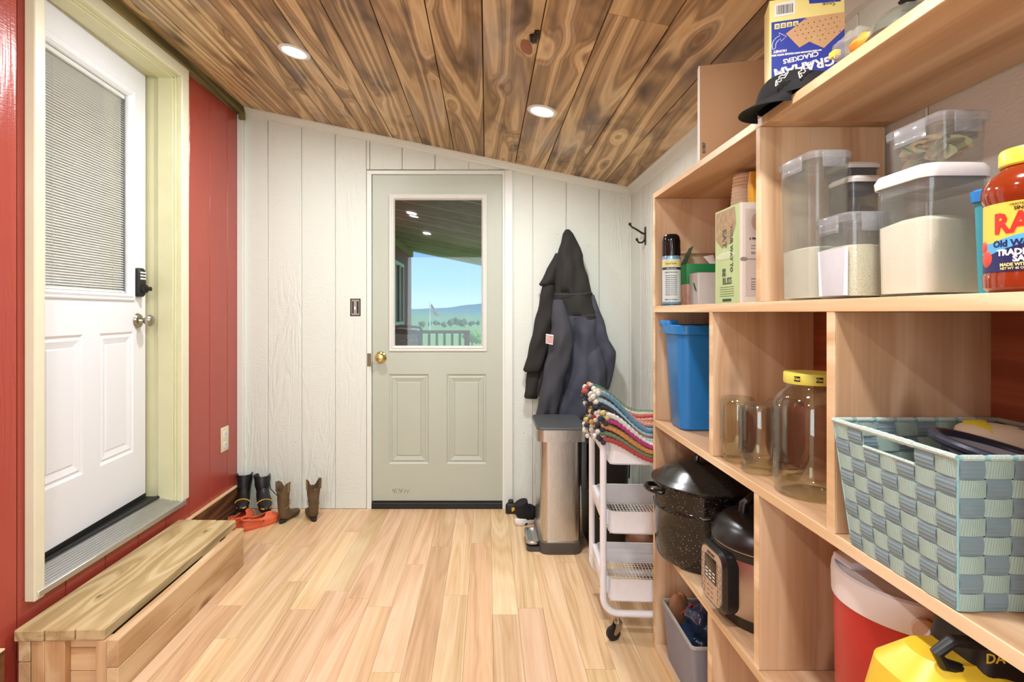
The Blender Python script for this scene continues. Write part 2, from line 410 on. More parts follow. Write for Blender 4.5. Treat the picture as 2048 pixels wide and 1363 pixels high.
# far wall (boards between grooves, hole for the door)
wf = structure('wall_far')
DX0, DX1, DZ = -.745, .150, 2.105
MB().prism([(XL-.1, YF+.008, -.05), (DX0, YF+.008, -.05), (DX0, YF+.008, zc(DX0)), (XL-.1, YF+.008, zc(XL-.1))], (0, .08, 0)).build('sheathing', m_wallw, wf, smooth=False)
MB().prism([(DX1, YF+.008, -.05), (XR+.1, YF+.008, -.05), (XR+.1, YF+.008, zc(XR+.1)), (DX1, YF+.008, zc(DX1))], (0, .08, 0)).build('sheathing', m_wallw, wf, smooth=False)
MB().prism([(DX0, YF+.008, DZ), (DX1, YF+.008, DZ), (DX1, YF+.008, zc(DX1)), (DX0, YF+.008, zc(DX0))], (0, .08, 0)).build('sheathing', m_wallw, wf, smooth=False)
def fboard(x0, x1, z0, yo=0, th=.007, ztop=None):
    a, b_ = zc(x0)+.02, zc(x1)+.02
    MB().prism([(x0, YF-yo, z0), (x1, YF-yo, z0), (x1, YF-yo, b_), (x0, YF-yo, a)], (0, th, 0)).build('board', m_wallw, wf, bevel=.0025, seg=1)
gx = [XL, -1.358, -1.149, -.94, DX0]
for i in range(4): fboard(gx[i]+.0015, gx[i+1]-.0015, 0)
gx = [DX0, -.7236, -.523, -.32]
for i in range(3): fboard(gx[i]+.0015, gx[i+1]-.0015, DZ+.0, yo=.008, th=.015)
gx = [-.32, -.11, .10, DX1]
for i in range(3): fboard(gx[i]+.0015, gx[i+1]-.0015, DZ+.002)
gx = [DX1, .288, .496, .70, XR]
for i in range(4): fboard(gx[i]+.0015, gx[i+1]-.0015, 0)
# red left wall with the house door opening
LY0, LY1, LZ0, LZ1 = 1.871, 2.717, .285, 2.385     # clear opening
wl = structure('wall_left')
for (y0, y1, z0, z1) in ((YB-.1, LY0-.03, -.05, 2.6), (LY1+.03, YF+.1, -.05, 2.6), (LY0-.03, LY1+.03, -.05, LZ0-.03), (LY0-.03, LY1+.03, LZ1+.03, 2.6)):
    box('sheathing', m_wallr, wl, XL-.09, XL-.007, y0, y1, z0, z1, bevel=0)
ys = [2.011+P*k for k in range(-19, 7)]
ys = [YB]+[y for y in ys if y > YB+.05]+[YF]
for i in range(len(ys)-1):
    a, b_ = ys[i]+.002, ys[i+1]-.002
    segs = []
    if b_ < LY0-.03 or a > LY1+.03: segs = [(a, b_, 0, 2.5)]
    else:
        segs.append((a, b_, 0, LZ0-.02))
        if a < LY0-.03 < b_: segs.append((a, LY0-.03, LZ0-.02, 2.5))
        if a < LY1+.03 < b_: segs.append((LY1+.03, b_, LZ0-.02, 2.5))
        segs.append((max(a, LY0-.03), min(b_, LY1+.03), LZ1+.02, 2.5))
    for (p, q_, z0, z1) in segs:
        if q_-p > .004: box('board', m_wallr, wl, XL-.0065, XL, p, q_, z0, z1, bevel=.002)
# right wall
wr = structure('wall_right')
box('sheathing', m_wallw, wr, XR+.007, XR+.09, YB-.1, YF+.1, -.05, 2.1, bevel=0)
y = YF
while y > YB:
    y0 = max(y-P, YB)
    box('board', m_wallw, wr, XR, XR+.0065, y0+.0015, y-.0015, 0, zc(XR)+.02, bevel=.0025); y = y0
# wall behind the camera with a window
wb = structure('wall_back')
for (x0, x1, z0, z1) in ((XL-.1, -1.25, 0, 2.5), (.65, XR+.1, 0, 2.2), (-1.25, .65, 0, .6), (-1.25, .65, 2.1, 2.5)):
    MB().box(x0, x1, YB-.08, YB, z0, z1).build('board', m_wallw, wb, smooth=False)
w3 = structure('window_3')
box('pane', m_glass, w3, -1.2, .6, YB-.05, YB-.045, .65, 2.05, bevel=0)
for a in ((-1.25, -1.2, .6, 2.1), (.6, .65, .6, 2.1), (-.33, -.27, .6, 2.1), (-1.25, .65, .6, .65), (-1.25, .65, 2.05, 2.1)):
    box('frame', m_trimw, w3, a[0], a[1], YB-.08, YB-.01, a[2], a[3])
# crown and corner trims
def sweep_trim(name, p0, p1, prof, mat):     # prof = list of (out, down) ; p0->p1
    o = structure(name)
    mb = MB(); r = []
    for p in (p0, p1): r.append([(p[0]+a[0], p[1]+a[1], p[2]+a[2]) for a in prof])
    mb.loft(r); mb.build('moulding', mat, o, ang=20); return o
k = .208
prf = [(0, 0, 0), (0, -.034, 0), (0, -.034, -.008), (0, -.024, -.014), (0, -.014, -.030), (0, -.012, -.040), (0, -.004, -.044), (0, 0, -.046)]
sweep_trim('trim_1', (XL+.03, YF, zc(XL+.03)), (XR, YF, zc(XR)), prf, m_trimw)
prf = [(a[1], 0, a[2]-a[1]*-.0) for a in prf]
prf = [(a[0], 0, a[2]-.208*a[0]) for a in prf]
sweep_trim('trim_2', (XR, YB, zc(XR)), (XR, YF, zc(XR)), prf, m_trimw)
t3 = structure('trim_3'); box('corner_strip', m_trimw, t3, XL, XL+.036, YF-.03, YF, 0, zc(XL)-.03, bevel=.002)
t4 = structure('trim_4'); box('corner_strip', m_trimw, t4, XR-.012, XR, YF-.014, YF, 0, zc(XR)-.03, bevel=.002)
m_beam = wood('green_stained_beam', [(0, '38331d'), (.4, '5f5733'), (.7, '86794b'), (1, 'a3955f')], 'Y', k=8, var=.03, rough=.7, bump=.5, knots=False)
t5 = structure('trim_5'); box('beam', m_beam, t5, XL, XL+.045, YB, YF-.02, 2.437, 2.492, bevel=.003)
box('block', m_beam, t5, XL+.022, XL+.055, YF-.06, YF-.034, 2.40, 2.447, bevel=.002)
for nm, (ya, yb) in (('baseboard_left_1', (2.66, YF-.005)), ('baseboard_left_2', (YB, 1.73))):
    bb = structure('baseboard_left')
    box('board', m_base, bb, XL, XL+.022, ya, yb, 0, .157, bevel=.001)
    box('raw_edge', m_edge, bb, XL, XL+.023, ya, yb, .157, .163, bevel=.001)
# wall trim right of far door
t6 = structure('trim_6'); box('door_casing', m_trimw, t6, .112, .163, YF-.016, YF+.03, 0, 2.10, bevel=.003)
t7 = structure('trim_7')
box('jamb', m_trimw, t7, -.743, -.714, YF-.004, YF+.10, 0, 2.078, bevel=.002)
box('jamb', m_trimw, t7, .099, .128, YF-.004, YF+.10, 0, 2.078, bevel=.002)
box('header', m_trimw, t7, -.743, .128, YF-.004, YF+.10, 2.076, 2.10, bevel=.002)
box('threshold', m_black, t7, -.714, .099, YF-.006, YF+.11, 0.001, .038, bevel=.003)
box('strike_plate', m_bronze, t7, -.740, -.716, YF-.006, YF-.003, .885, .965, bevel=.001)

# ================================================================ doors
def panel_door(name, T, mat, lmat, blinds=False, glass=True):
    """slab in local coords: x along width 0-.813, y depth (0 = room face, towards +y), z height 0-2.032; T maps local to world"""
    d = structure(name)
    def B(mb, nm, mt, par=d, **k_): mb.M = T; mb.v = [tuple(T @ Vector(p)) for p in mb.v]; return mb.build(nm, mt, par, **k_)
    W, H, TH = .813, 2.032, .044
    xs = [0, .102, .352, .468, .716, W] ; lx0, lx1, lz0, lz1 = .104, .714, .934, 1.912
    px = [(.102, .352), (.461, .711)]; pz = (.232, .792)
    # face pieces around lite and panels
    mb = MB()
    def q(x0, x1, z0, z1): mb.box(x0, x1, 0, TH, z0, z1)
    q(0, px[0][0], 0, H); q(px[1][1], W, 0, H); q(px[0][0], px[1][1], 0, pz[0]); q(px[0][1], px[1][0], pz[0], pz[1])
    q(px[0][0], px[1][1], pz[1], .955); q(px[0][0], px[1][1], 1.89, H)
    B(mb, 'slab', mat, smooth=False)
    for (a, b_) in px:
        m2 = MB(); L = []
        for ins, dep in ((0, 0), (.010, .007), (.016, .007), (.022, .003), (.05, .011), (.054, .006), (.07, .006)):
            L.append([(a+ins, dep, pz[0]+ins), (b_-ins, dep, pz[0]+ins), (b_-ins, dep, pz[1]-ins), (a+ins, dep, pz[1]-ins)])
        m2.loft(L, cap=False); n0 = (len(L)-1)*4; m2.f.append((n0, n0+1, n0+2, n0+3))
        B(m2, 'panel', mat, smooth=False)
    # lite frame
    m3 = MB(); L = []
    for ins, dep in ((0, .0), (0, -.006), (.006, -.009), (.012, -.005), (.022, -.010), (.026, -.008), (.034, .006), (.034, .02)):
        L.append([(lx0+ins, dep, lz0+ins), (lx1-ins, dep, lz0+ins), (lx1-ins, dep, lz1-ins), (lx0+ins, dep, lz1-ins)])
    m3.loft(L, cap=False); B(m3, 'lite_frame', lmat, smooth=True, ang=20)
    gx0, gx1, gz0, gz1 = lx0+.034, lx1-.034, lz0+.034, lz1-.034
    B(MB().box(gx0-.005, gx1+.005, .014, .017, gz0-.005, gz1+.005), 'pane', m_glass, smooth=False)
    if blinds:
        mbl = MB(); n = 84
        for i in range(n):
            z = gz0+.012+(gz1-gz0-.03)*i/(n-1)
            mbl.prism([(gx0+.006, .022, z-.0034), (gx1-.006, .022, z-.0034), (gx1-.006, .030, z+.0040), (gx0+.006, .030, z+.0040)], (0, .0004, .0004))
        sl = B(mbl, 'blind_slats', m_white, smooth=False); sl['kind'] = 'stuff'
        B(MB().box(gx0+.004, gx1-.004, .020, .034, gz1-.018, gz1-.002), 'blind_rail', m_white, smooth=False)
        B(MB().box(gx0+.004, gx1-.004, .020, .034, gz0+.002, gz0+.010), 'blind_rail', m_white, smooth=False)
        for xx in (gx0+.07, gx1-.09): B(MB().box(xx, xx+.0012, .0205, .0215, gz0+.01, gz1-.01), 'blind_cord', m_lite, smooth=False)
        B(MB().box(gx0, gx1, .040, .043, gz0, gz1), 'blind_backing', m_lite, smooth=False)
    return d, B
# far door
T = Matrix.Translation((-.711, YF+.012, .043))
dr, B = panel_door('door_1', T, m_door, m_lite)
def L(x, y, z): return Vector((x, y, z))
kn = MB(); kx, kz = .053, .897
kn.lathe([(.001, 0), (.034, 0), (.036, .004), (.030, .010), (.014, .014), (.012, .032), (.020, .038), (.029, .046), (.030, .056), (.024, .064), (.012, .067), (.001, .067)], n=28)
kn.v = [(kx+p[0], -p[2], kz+p[1]) for p in kn.v]
B(kn, 'knob', m_brass)
B(MB().box(0, .813, -.001, .044, -.012, .004), 'door_sweep', m_black, smooth=False)
for hz in (.18, .98, 1.76):
    h = MB(); h.box(.813, .825, -.006, .004, hz, hz+.12)
    h.lathe([(.0055, 0), (.0055, .1)], n=10, cx=.816, cy=-.006, z=hz+.01)
    B(h, 'hinge', m_bronze)
sc_ = MB(); rs = random.Random(2)
for i in range(16):
    cx = .125+i*.0065; sc_.tube([(cx, -.0008, .062+.012*math.sin(i*2.1)), (cx+.006, -.0008, .068+.012*math.sin(i*3.3+1))], .0014, n=4)
o = B(sc_, 'worn_scratches', plain('bare_metal_brown', '8d8462', .6)); o['kind'] = 'stuff'
# house door (slightly open into the house), hinge at near side
al = math.radians(4.0)
ex = Vector((-math.sin(al), math.cos(al), 0)); ey = Vector((-math.cos(al), -math.sin(al), 0))
T2 = Matrix(((ex.x, ey.x, 0, -1.616), (ex.y, ey.y, 0, 1.886), (0, 0, 1.012, .327), (0, 0, 0, 1)))
dr2, B = panel_door('door_2', T2, m_doorw, m_doorw, blinds=True)
kn = MB(); kx, kz = .742, .842
kn.lathe([(.001, 0), (.034, 0), (.036, .003), (.030, .012), (.016, .016), (.011, .030), (.017, .038), (.027, .050), (.028, .060), (.022, .070), (.010, .075), (.001, .0755)], n=28)
kn.v = [(kx+p[0], -p[2], kz+p[1]) for p in kn.v]; B(kn, 'knob', m_nickel)
pad = MB(); pad.rr([(.715, .777, .955, 1.09, 0), (.715, .777, .955, 1.09, .018), (.720, .772, .960, 1.085, .024)], .02)
pad.v = [(p[0], -p[2], p[1]) for p in pad.v]; ko = B(pad, 'keypad_lock', m_black)
bt = MB()
for r_ in range(3):
    for c_ in range(4): bt.box(.7245+c_*.0125, .7325+c_*.0125, -.0255, -.0235, 1.036+r_*.0145, 1.044+r_*.0145)
bo = B(bt, 'keypad_button', plain('lit_button', 'f0f0f0', .4), par=ko, smooth=False); bo.name = 'button_grid'
kb = MB(); kb.lathe([(.019, 0), (.019, .02), (.010, .022), (.010, .04), (.004, .042)], n=20)
kb.v = [(.746+p[0], -.022-p[2], .992+p[1]) for p in kb.v]; B(kb, 'thumb_turn', m_black, par=ko)
B(MB().box(0, .813, -.0015, .046, -.016, .008), 'door_sweep', m_black, smooth=False)
B(MB().box(.812, .8145, .012, .034, .80, .88), 'latch_plate', m_nickel, smooth=False)
# frame of the house door
t8 = structure('trim_8')
OX = -1.502
def brick(p0, p1, horiz):
    pass
for (ya, yb) in ((LY0-.043, LY0), (LY1, LY1+.062)):
    box('casing', m_cream2, t8, XL, OX, ya, yb, LZ0-.03 if ya < 2 else LZ0+.0, LZ1+(-.0005), bevel=.003)
box('casing', m_cream2, t8, XL, OX, LY0-.043, LY1+.062, LZ1, LZ1+.062, bevel=.003)
for (xa, xb, y0, y1, zt) in ((-1.534, -1.508, .0, .010, .010), (-1.545, -1.534, 0, .004, .004)):
    pass
# jambs with steps
def jamb(xa, xb, ins, nm, mat=m_cream):
    box(nm, mat, t8, xa, xb, LY1-ins, LY1+.03, LZ0-.01, LZ1, bevel=.0015)
    box(nm, mat, t8, xa, xb, LY0-.03, LY0+ins, LZ0-.01, LZ1, bevel=.0015)
    box(nm, mat, t8, xa, xb, LY0-.03, LY1+.03, LZ1-ins, LZ1+.03, bevel=.0015)
jamb(-1.528, OX-.003, .004, 'bead')
jamb(-1.54, -1.528, .010, 'bead')
jamb(-1.614, -1.54, .016, 'jamb')
jamb(-1.72, -1.614, .004, 'rebate')
box('strike_plate', m_black, t8, -1.655, -1.622, LY1+.0015, LY1+.0035, 1.130, 1.215, bevel=.001)
box('strike_plate', m_black, t8, -1.655, -1.622, LY1+.0015, LY1+.0035, 1.29, 1.35, bevel=.001)
# sill
t9 = structure('trim_9')
mb = MB(); mb.prism([(-1.498, LY0-.03, .262), (-1.498, LY0-.03, .284), (-1.606, LY0-.03, .309), (-1.72, LY0-.03, .309), (-1.72, LY0-.03, .262)], (0, LY1-LY0+.06, 0)); mb.build('sill', m_alu, t9, bevel=.002, seg=1)
for i in range(7):
    xx = -1.512-i*.012; zz = .284+(-1.498-xx)*.2315
    MB().prism([(xx, LY0, zz), (xx-.005, LY0, zz+.0012), (xx-.005, LY0, zz+.0035), (xx, LY0, zz+.0023)], (0, LY1-LY0, 0)).build('ridge', m_alu, t9, smooth=False)
box('weatherstrip', m_black, t9, -1.622, -1.606, LY0, LY1, .300, .318, bevel=.002)
box('inner_sill', m_black, t9, -1.74, -1.622, LY0, LY1, .300, .312, bevel=.001)
# hallway behind the house door
hw = structure('wall_hallway'); m_hall = plain('taupe_hallway', '8d7a6b', .8)
mh = MB(); mh.box(-3.4, -3.35, 1.2, 4.2, .2, 2.6); mh.box(-3.4, -1.63, 4.15, 4.2, .2, 2.6); mh.box(-3.4, -1.63, 1.2, 1.25, .2, 2.6); mh.box(-3.4, -1.63, 1.2, 4.2, 2.55, 2.6)
mh.build('wall', m_hall, hw, smooth=False)
box('hall_floor', plain('hall_carpet', '6a5442', .9), hw, -3.4, -1.63, 1.2, 4.2, .2, .28, bevel=0)
box('shelf', plain('hall_wood', '7a4a32', .6), hw, -2.6, -2.2, 3.2, 4.1, .28, 1.05)
box('shelf', plain('hall_cream', 'c9a98e', .6), hw, -2.58, -2.22, 3.2, 4.1, 1.05, 1.25)

# ================================================================ ceiling lights
def ceiling_light(x, y, label, on=True, yout=False):
    n = Vector((-.208, 0, -1)).normalized(); z = zc(x)
    t = thing('ceiling_light', label, 'ceiling light', (x, y, z), None)
    q_ = n.to_track_quat('Z', 'Y').to_matrix()
    m1 = MB(); m1.lathe([(.050, -.004), (.068, -.004), (.068, .004), (.064, .006), (.052, .005), (.050, -.004)], n=36, cap=False)
    m1.v = [tuple(q_ @ Vector(p)) for p in m1.v]; m1.build('trim_ring', m_white, t, W=False)
    m2 = MB(); m2.lathe([(.051, .002), (.030, .0035), (.001, .004)], n=36, cap=False); m2.v = [tuple(q_ @ Vector(p)) for p in m2.v]
    m2.build('lens', plain('lamp_lens', 'ffffff', .5, emit='fff8ea', es=9), t, W=False)
    area('lamp', Vector((x, y, z))+n*.02, n, .11, .11, LAMP_E, (.98, .98, 1), t, 'DISK')
    return t
ceiling_light(-.83, 2.376, 'round recessed ceiling light above the white house door, larger of the two lit discs')
ceiling_light(.25, 2.463, 'round recessed ceiling light near the top of the jacket wall, right of the other disc')
for yy in (.75, -.8):
    for xx in (-.83, .25):
        n = Vector((-.208, 0, -1)).normalized()
        area('lamp', Vector((xx, yy, zc(xx)))+n*.02, n, .11, .11, LAMP_E*.85, (.98, .98, 1), None, 'DISK')

# ================================================================ small wall fittings
t = thing('light_switch', 'bare grey toggle switch in a black box, left of the sage door', 'switch', (-.815, YF, 1.196))
box('wall_box', m_black, t, -.846, -.782, YF-.003, YF+.03, 1.196, 1.304, bevel=.001)
box('mounting_yoke', m_nickel, t, -.838, -.788, YF-.0045, YF-.0035, 1.202, 1.298, bevel=.0003)
box('insulator', m_black, t, -.833, -.793, YF-.006, YF-.0045, 1.212, 1.288, bevel=.0003)
box('strap', m_nickel, t, -.823, -.804, YF-.008, YF-.006, 1.204, 1.296, bevel=.0005)
box('toggle', m_white, t, -.818, -.809, YF-.018, YF-.008, 1.235, 1.256, bevel=.001)
t = thing('wall_outlet', 'white duplex outlet plate low on the red wall', 'outlet', (XL, 3.225, .405))
MB().box(XL, XL+.006, 3.178, 3.268, .408, .55).build('cover_plate', m_ivory, t, bevel=.002)
for z in (.444, .506):
    mo = MB(); mo.rr([(3.203, 3.243, z-.018, z+.018, 0), (3.203, 3.243, z-.018, z+.018, .0025)], .015)
    mo.v = [(XL+.006+p[2], p[0], p[1]) for p in mo.v]; so = mo.build('socket', m_white, t)
    ms = MB(); ms.box(XL+.0085, XL+.0092, 3.214, 3.217, z-.002, z+.008); ms.box(XL+.0085, XL+.0092, 3.228, 3.231, z-.002, z+.008); ms.box(XL+.0085, XL+.0092, 3.220, 3.225, z-.011, z-.006)
    ms.build('slot_openings', m_black, so, smooth=False)
t = thing('coat_hook', 'black double-prong metal coat hook on the right wall', 'coat hook', (XR, 3.10, 1.62))
m_iron = plain('black_iron', '15120f', .35)
MB().rr([(XR-.006, XR, 3.088, 3.112, 1.60, .004), (XR-.006, XR, 3.088, 3.112, 1.70, .004)], .003).build('back_plate', m_iron, t)
MB().tube([(XR-.004, 3.10, 1.66), (XR-.02, 3.10, 1.665), (XR-.05, 3.10, 1.685), (XR-.078, 3.10, 1.70), (XR-.088, 3.10, 1.712)], [.006, .006, .0055, .005, .005]).ell((XR-.089, 3.10, 1.716), (.009, .009, .009)).build('prong', m_iron, t)
MB().tube([(XR-.004, 3.10, 1.65), (XR-.008, 3.10, 1.625), (XR-.02, 3.10, 1.612), (XR-.038, 3.10, 1.612), (XR-.048, 3.10, 1.625)], .0055).ell((XR-.05, 3.10, 1.63), (.008, .008, .008)).build('prong', m_iron, t)
# ================================================================ step bench
bt_ = thing('step_bench', 'low wooden step of stacked lumber under the white house door', 'bench', (-1.345, 2.2, 0))
BX = [-1.520, -1.424, -1.328, -1.232]
for i in range(3):
    box('top_board', m_bench, bt_, BX[i]+.001, BX[i+1]-.001, 1.765+.004*i, 2.715-.003*i, .160, .1975, bevel=.004)
for z in (0, .0895):
    box('front_rail', m_benchf, bt_, -1.209, -1.171, 1.748, 2.655, z+.0005, z+.0885, bevel=.0025)
    box('back_rail', m_benchf, bt_, -1.512, -1.474, 1.775, 2.655, z+.0005, z+.0695 if z else .0885, bevel=.0025)
for xa, xb in ((-1.470, -1.428), (-1.427, -1.362), (-1.262, -1.226)):
    box('end_post', m_benchz, bt_, xa, xb, 1.775, 1.815, 0, .159, bevel=.002)
    box('end_post', m_benchz, bt_, xa, xb, 2.60, 2.64, 0, .159, bevel=.002)
for z in (.001, .046, .122):
    box('cross_piece', m_benchx, bt_, -1.362, -1.262, 1.80, 1.838, z, min(z+.074, .159) if z > .01 else .044, bevel=.002)

# ================================================================ shelf unit
sh = thing('shelf_unit', 'tall built-in pine shelving with square cubbies along the right wall', 'shelving', (.753, .8, 0))
XF, XW = .609, .889
YN, YS = -.35, 1.993
def shelf(z0, z1, y0=YN, y1=2.012, nm='shelf_board'):
    o = box(nm, m_shy, sh, XF+.003, XW, y0, y1, z0, z1, bevel=.001)
    box('edge_face', m_edge, o, XF, XF+.003, y0, y1, z0, z1, bevel=.0005)
    return o
shelf(1.632, 1.651, YN, 1.195); shelf(1.632, 1.651, 1.1955, 2.013)
shelf(1.219, 1.241, YN, 2.005)
shelf(.8085, .829, YN, 1.993)
shelf(.393, .414, YN, 1.993)
shelf(.0, .019, YN, 1.993)
def upright(y0, y1, z0, z1, nm='divider'):
    o = box(nm, m_shz, sh, XF+.0035, XW, y0, y1, z0, z1, bevel=.001)
    box('edge_face', m_edge, o, XF+.0005, XF+.0035, y0, y1, z0, z1, bevel=.0005)
upright(1.993, 2.012, 0, 1.2185, 'side_panel'); upright(1.993, 2.012, 1.2415, 1.6315, 'side_panel')
upright(1.226, 1.244, 1.2415, 1.6315)
upright(1.487, 1.506, .8295, 1.2185); upright(.964, .986, .8295, 1.2185)
upright(1.2345, 1.254, .4145, .808); upright(1.492, 1.5165, .0195, .3925)
upright(.45, .47, .8295, 1.2185); upright(.38, .40, .4145, .808); upright(.2, .22, 1.2415, 1.6315)
upright(YN-.019, YN, 0, 1.632, 'side_panel')
for (y0, y1, z0, z1) in ((YN, 1.993, .8295, 1.2185), (YN, 1.993, .4145, .808), (YN, 1.993, .02, .392), (1.244, 1.993, 1.2415, 1.6315)):
    box('back_panel', m_back, sh, XW-.005, XW+.004, y0, y1, z0, z1, bevel=0)
box('cleat', m_edge, sh, .70, XW-.006, 1.975, 1.9925, 1.43, 1.437, bevel=.001)

# ================================================================ things on top of the shelf
m_card = plain('cardboard', 'a8845f', .8, noise=.05, nscale=20)
m_cardw = plain('white_card', 'e6e2d8', .7)
t = thing('cardboard_sheet', 'flat brown cardboard carton standing on the top shelf below the ceiling', 'cardboard box', (.609, 1.578, 1.651), rz=math.radians(-14))
MB().box(.003, .265, 0, .030, .002, .274).build('carton', m_card, t, W=False, bevel=.0015)
MB().box(.0, .003, .002, .028, .002, .274).build('edge', m_cardw, t, W=False, bevel=0)
text('printed_code', '81887', .0125, m_black, t, (.018, -.0006, .022), (0, 0, 1), (-1, 0, 0), bold=.0004, align='LEFT', W=False)
# cracker carton
m_yel = plain('carton_yellow', 'e9d887', .45); m_blu = plain('carton_blue', '26389a', .4); m_crk = plain('cracker_tan', 'c49a6c', .6, noise=.12, nscale=60)
t = thing('cracker_box', 'upside-down yellow and blue graham cracker box on the top shelf', 'food box', (.641, 1.246, 1.651), rz=math.radians(-17.5))
W_, H_ = .148, .272
MB().box(0, W_, 0, .065, .001, H_).build('carton', m_yel, t, W=False, bevel=.001)
def flat(pts, nm, mat, par=t, d=.0006, y=-.0003): return MB().prism([(a, y, b) for a, b in pts], (0, -d, 0)).build(nm, mat, par, W=False, smooth=False)
flat([(.004, .030), (W_, .030), (W_, .222), (.004, .222)], 'blue_panel', m_blu)
flat([(.033, .192), (.060, .157), (.080, .167), (.108, .149), (W_, .186), (W_, .222), (.075, .222)], 'cracker_picture', m_crk, y=-.001)
dots = MB()
for i in range(9):
    for j in range(6):
        px_ = .045+.011*i+.006*(j % 2); pz_ = .163+.0105*j+.001*i
        if px_ < W_-.004 and pz_ < .218 and abs(pz_-.195)*1.1 < (px_-.033) and pz_ > .165+.35*abs(px_-.100): dots.lathe([(.0013, -.0003), (.0013, .0002)], n=6, cx=px_, cy=pz_)
dots.v = [(p[0], -.0020-p[2], p[1]) for p in dots.v]
o = dots.build('cracker_holes', plain('hole_brown', '6b4a2c', .7), t, W=False, smooth=False); o['kind'] = 'stuff'
MB().tube([(.080, -.0022, .167), (W_-.001, -.0022, .206)], .0006, n=4).build('cracker_crease', m_yel, t, W=False)
def tx(s, size, x, z, mat=m_white, bold=.0004, sx=1, y=-.0012): text('lettering', s, size, mat, t, (x, y, z), (-1, 0, 0), (0, 0, -1), bold=bold, sx=sx, ext=.0003, W=False)
text('lettering', 'GRAHAM', .029, m_white, t, (.068, -.0012, .122), (-1, 0, -.13), (.13, 0, -1), bold=.0010, ext=.0003, W=False)
text('lettering', 'CRACKERS', .0145, m_white, t, (.062, -.0012, .139), (-1, 0, -.13), (.13, 0, -1), bold=.0005, ext=.0003, W=False)
tx('NO HIGH FRUCTOSE CORN SYRUP', .0042, .070, .147); tx('MADE WITH REAL', .0055, .024, .148); tx('HONEY', .008, .021, .157)
tx('Save', .014, .118, .250, mat=plain('grey_ink', '7a7560', .6), bold=0)
tx('4 SLEEVES', .007, .128, .203)
flat([(.010, .232), (.052, .234), (.052, .266), (.010, .262)], 'barcode_patch', m_cardw, y=-.0003)
bc = MB(); rb = random.Random(4); xx = .014
while xx < .047:
    ww = rb.choice((.0006, .0010, .0016)); bc.box(xx, xx+ww, -.0013, -.0009, .238, .258); xx += ww+rb.choice((.0007, .0013))
o = bc.build('barcode_bars', m_black, t, W=False, smooth=False); o['kind'] = 'stuff'
flat([(.080, .252), (.140, .247), (.146, .270), (.078, .270)], 'small_logo_panel', m_blu)
text('lettering', 'GRAHAM', .012, m_white, t, (.112, -.0012, .268), (-1, 0, .08), (0, 0, -1), bold=.0004, ext=.0003, W=False)
for i in range(4):
    flat([(.010+i*.0125, .205+i*.0006), (.0205+i*.0125, .205+i*.0006), (.0205+i*.0125, .217), (.010+i*.0125, .217)], 'nutrition_badge', m_yel, y=-.001)
    for kz in (.208, .2115): flat([(.0125+i*.0125, kz), (.018+i*.0125, kz), (.018+i*.0125, kz+.0014), (.0125+i*.0125, kz+.0014)], 'badge_mark', m_blu, y=-.0017)
ar = [(a_*.85, b_+.026) for a_, b_ in [(.008, .134), (.006, .142), (.008, .152), (.016, .160), (.024, .163), (.022, .170), (.040, .160), (.027, .150), (.026, .156), (.019, .152), (.015, .146), (.014, .136)]]
MB().tube([(a, -.0014, b) for a, b in ar+ar[:1]], .0007, n=5).build('arrow_outline', m_white, t, W=False)
# cap
m_capb = plain('black_fabric', '0d0d0e', .85, noise=.2, bump=.3)
t = thing('baseball_cap', 'black cap with white fox-head emblems, brim hanging over the shelf edge', 'cap', (.655, 1.150, 1.651), rz=math.radians(0))
cr = MB()
def capf(u, v):
    a = 2*PI*u; h = math.sin(v*PI/2); r = math.cos(v*PI/2)**.6
    rr_ = (.088+.006*math.cos(a)); wob = 1+.05*math.sin(3*a+1)*(1-v)+.04*math.sin(7*a)*v
    return (rr_*r*math.cos(a)*wob, rr_*1.02*r*math.sin(a)*wob, .004+.056*h*(1-.15*math.cos(a+.7))+.004*math.sin(5*a)*v)
cr.grid(capf, 36, 10); cr.build('crown', m_capb, t, W=False, solid=.002)
br = MB()
def brf(u, v):
    a = -PI*.5+PI*u; x_ = -.050-.068*math.cos(a)*(v); y_ = .075*math.sin(a)*(1-.08*v)+.01
    return (x_, y_, .018-.02*v-.10*(y_*y_)*8*.12-.010*v*v)
br.grid(brf, 20, 8); br.build('brim', m_capb, t, W=False, solid=.003)
def emblem(o_, r_, u_, s_):
    pts = [[(0, 0), (.25, .1), (.1, .45), (.45, .25), (.65, .35), (.5, .65), (1, .45), (1.35, .9), (1.1, .95), (.95, .75), (.6, .95), (.3, .85), (.35, .6), (0, .6), (0, 0)]]
    e_ = MB(); r_ = Vector(r_).normalized(); u_ = Vector(u_).normalized()
    for P_ in pts: e_.tube([tuple(Vector(o_)+r_*a*s_+u_*b*s_) for a, b in P_], .0011, n=5)
    e_.build('fox_emblem', m_white, t, W=False)
emblem((-.045, -.080, .022), (1, -.10, .55), (-.2, .1, 1), .021)
emblem((-.078, -.052, .018), (.45, -.75, .1), (.1, 0, 1), .018)
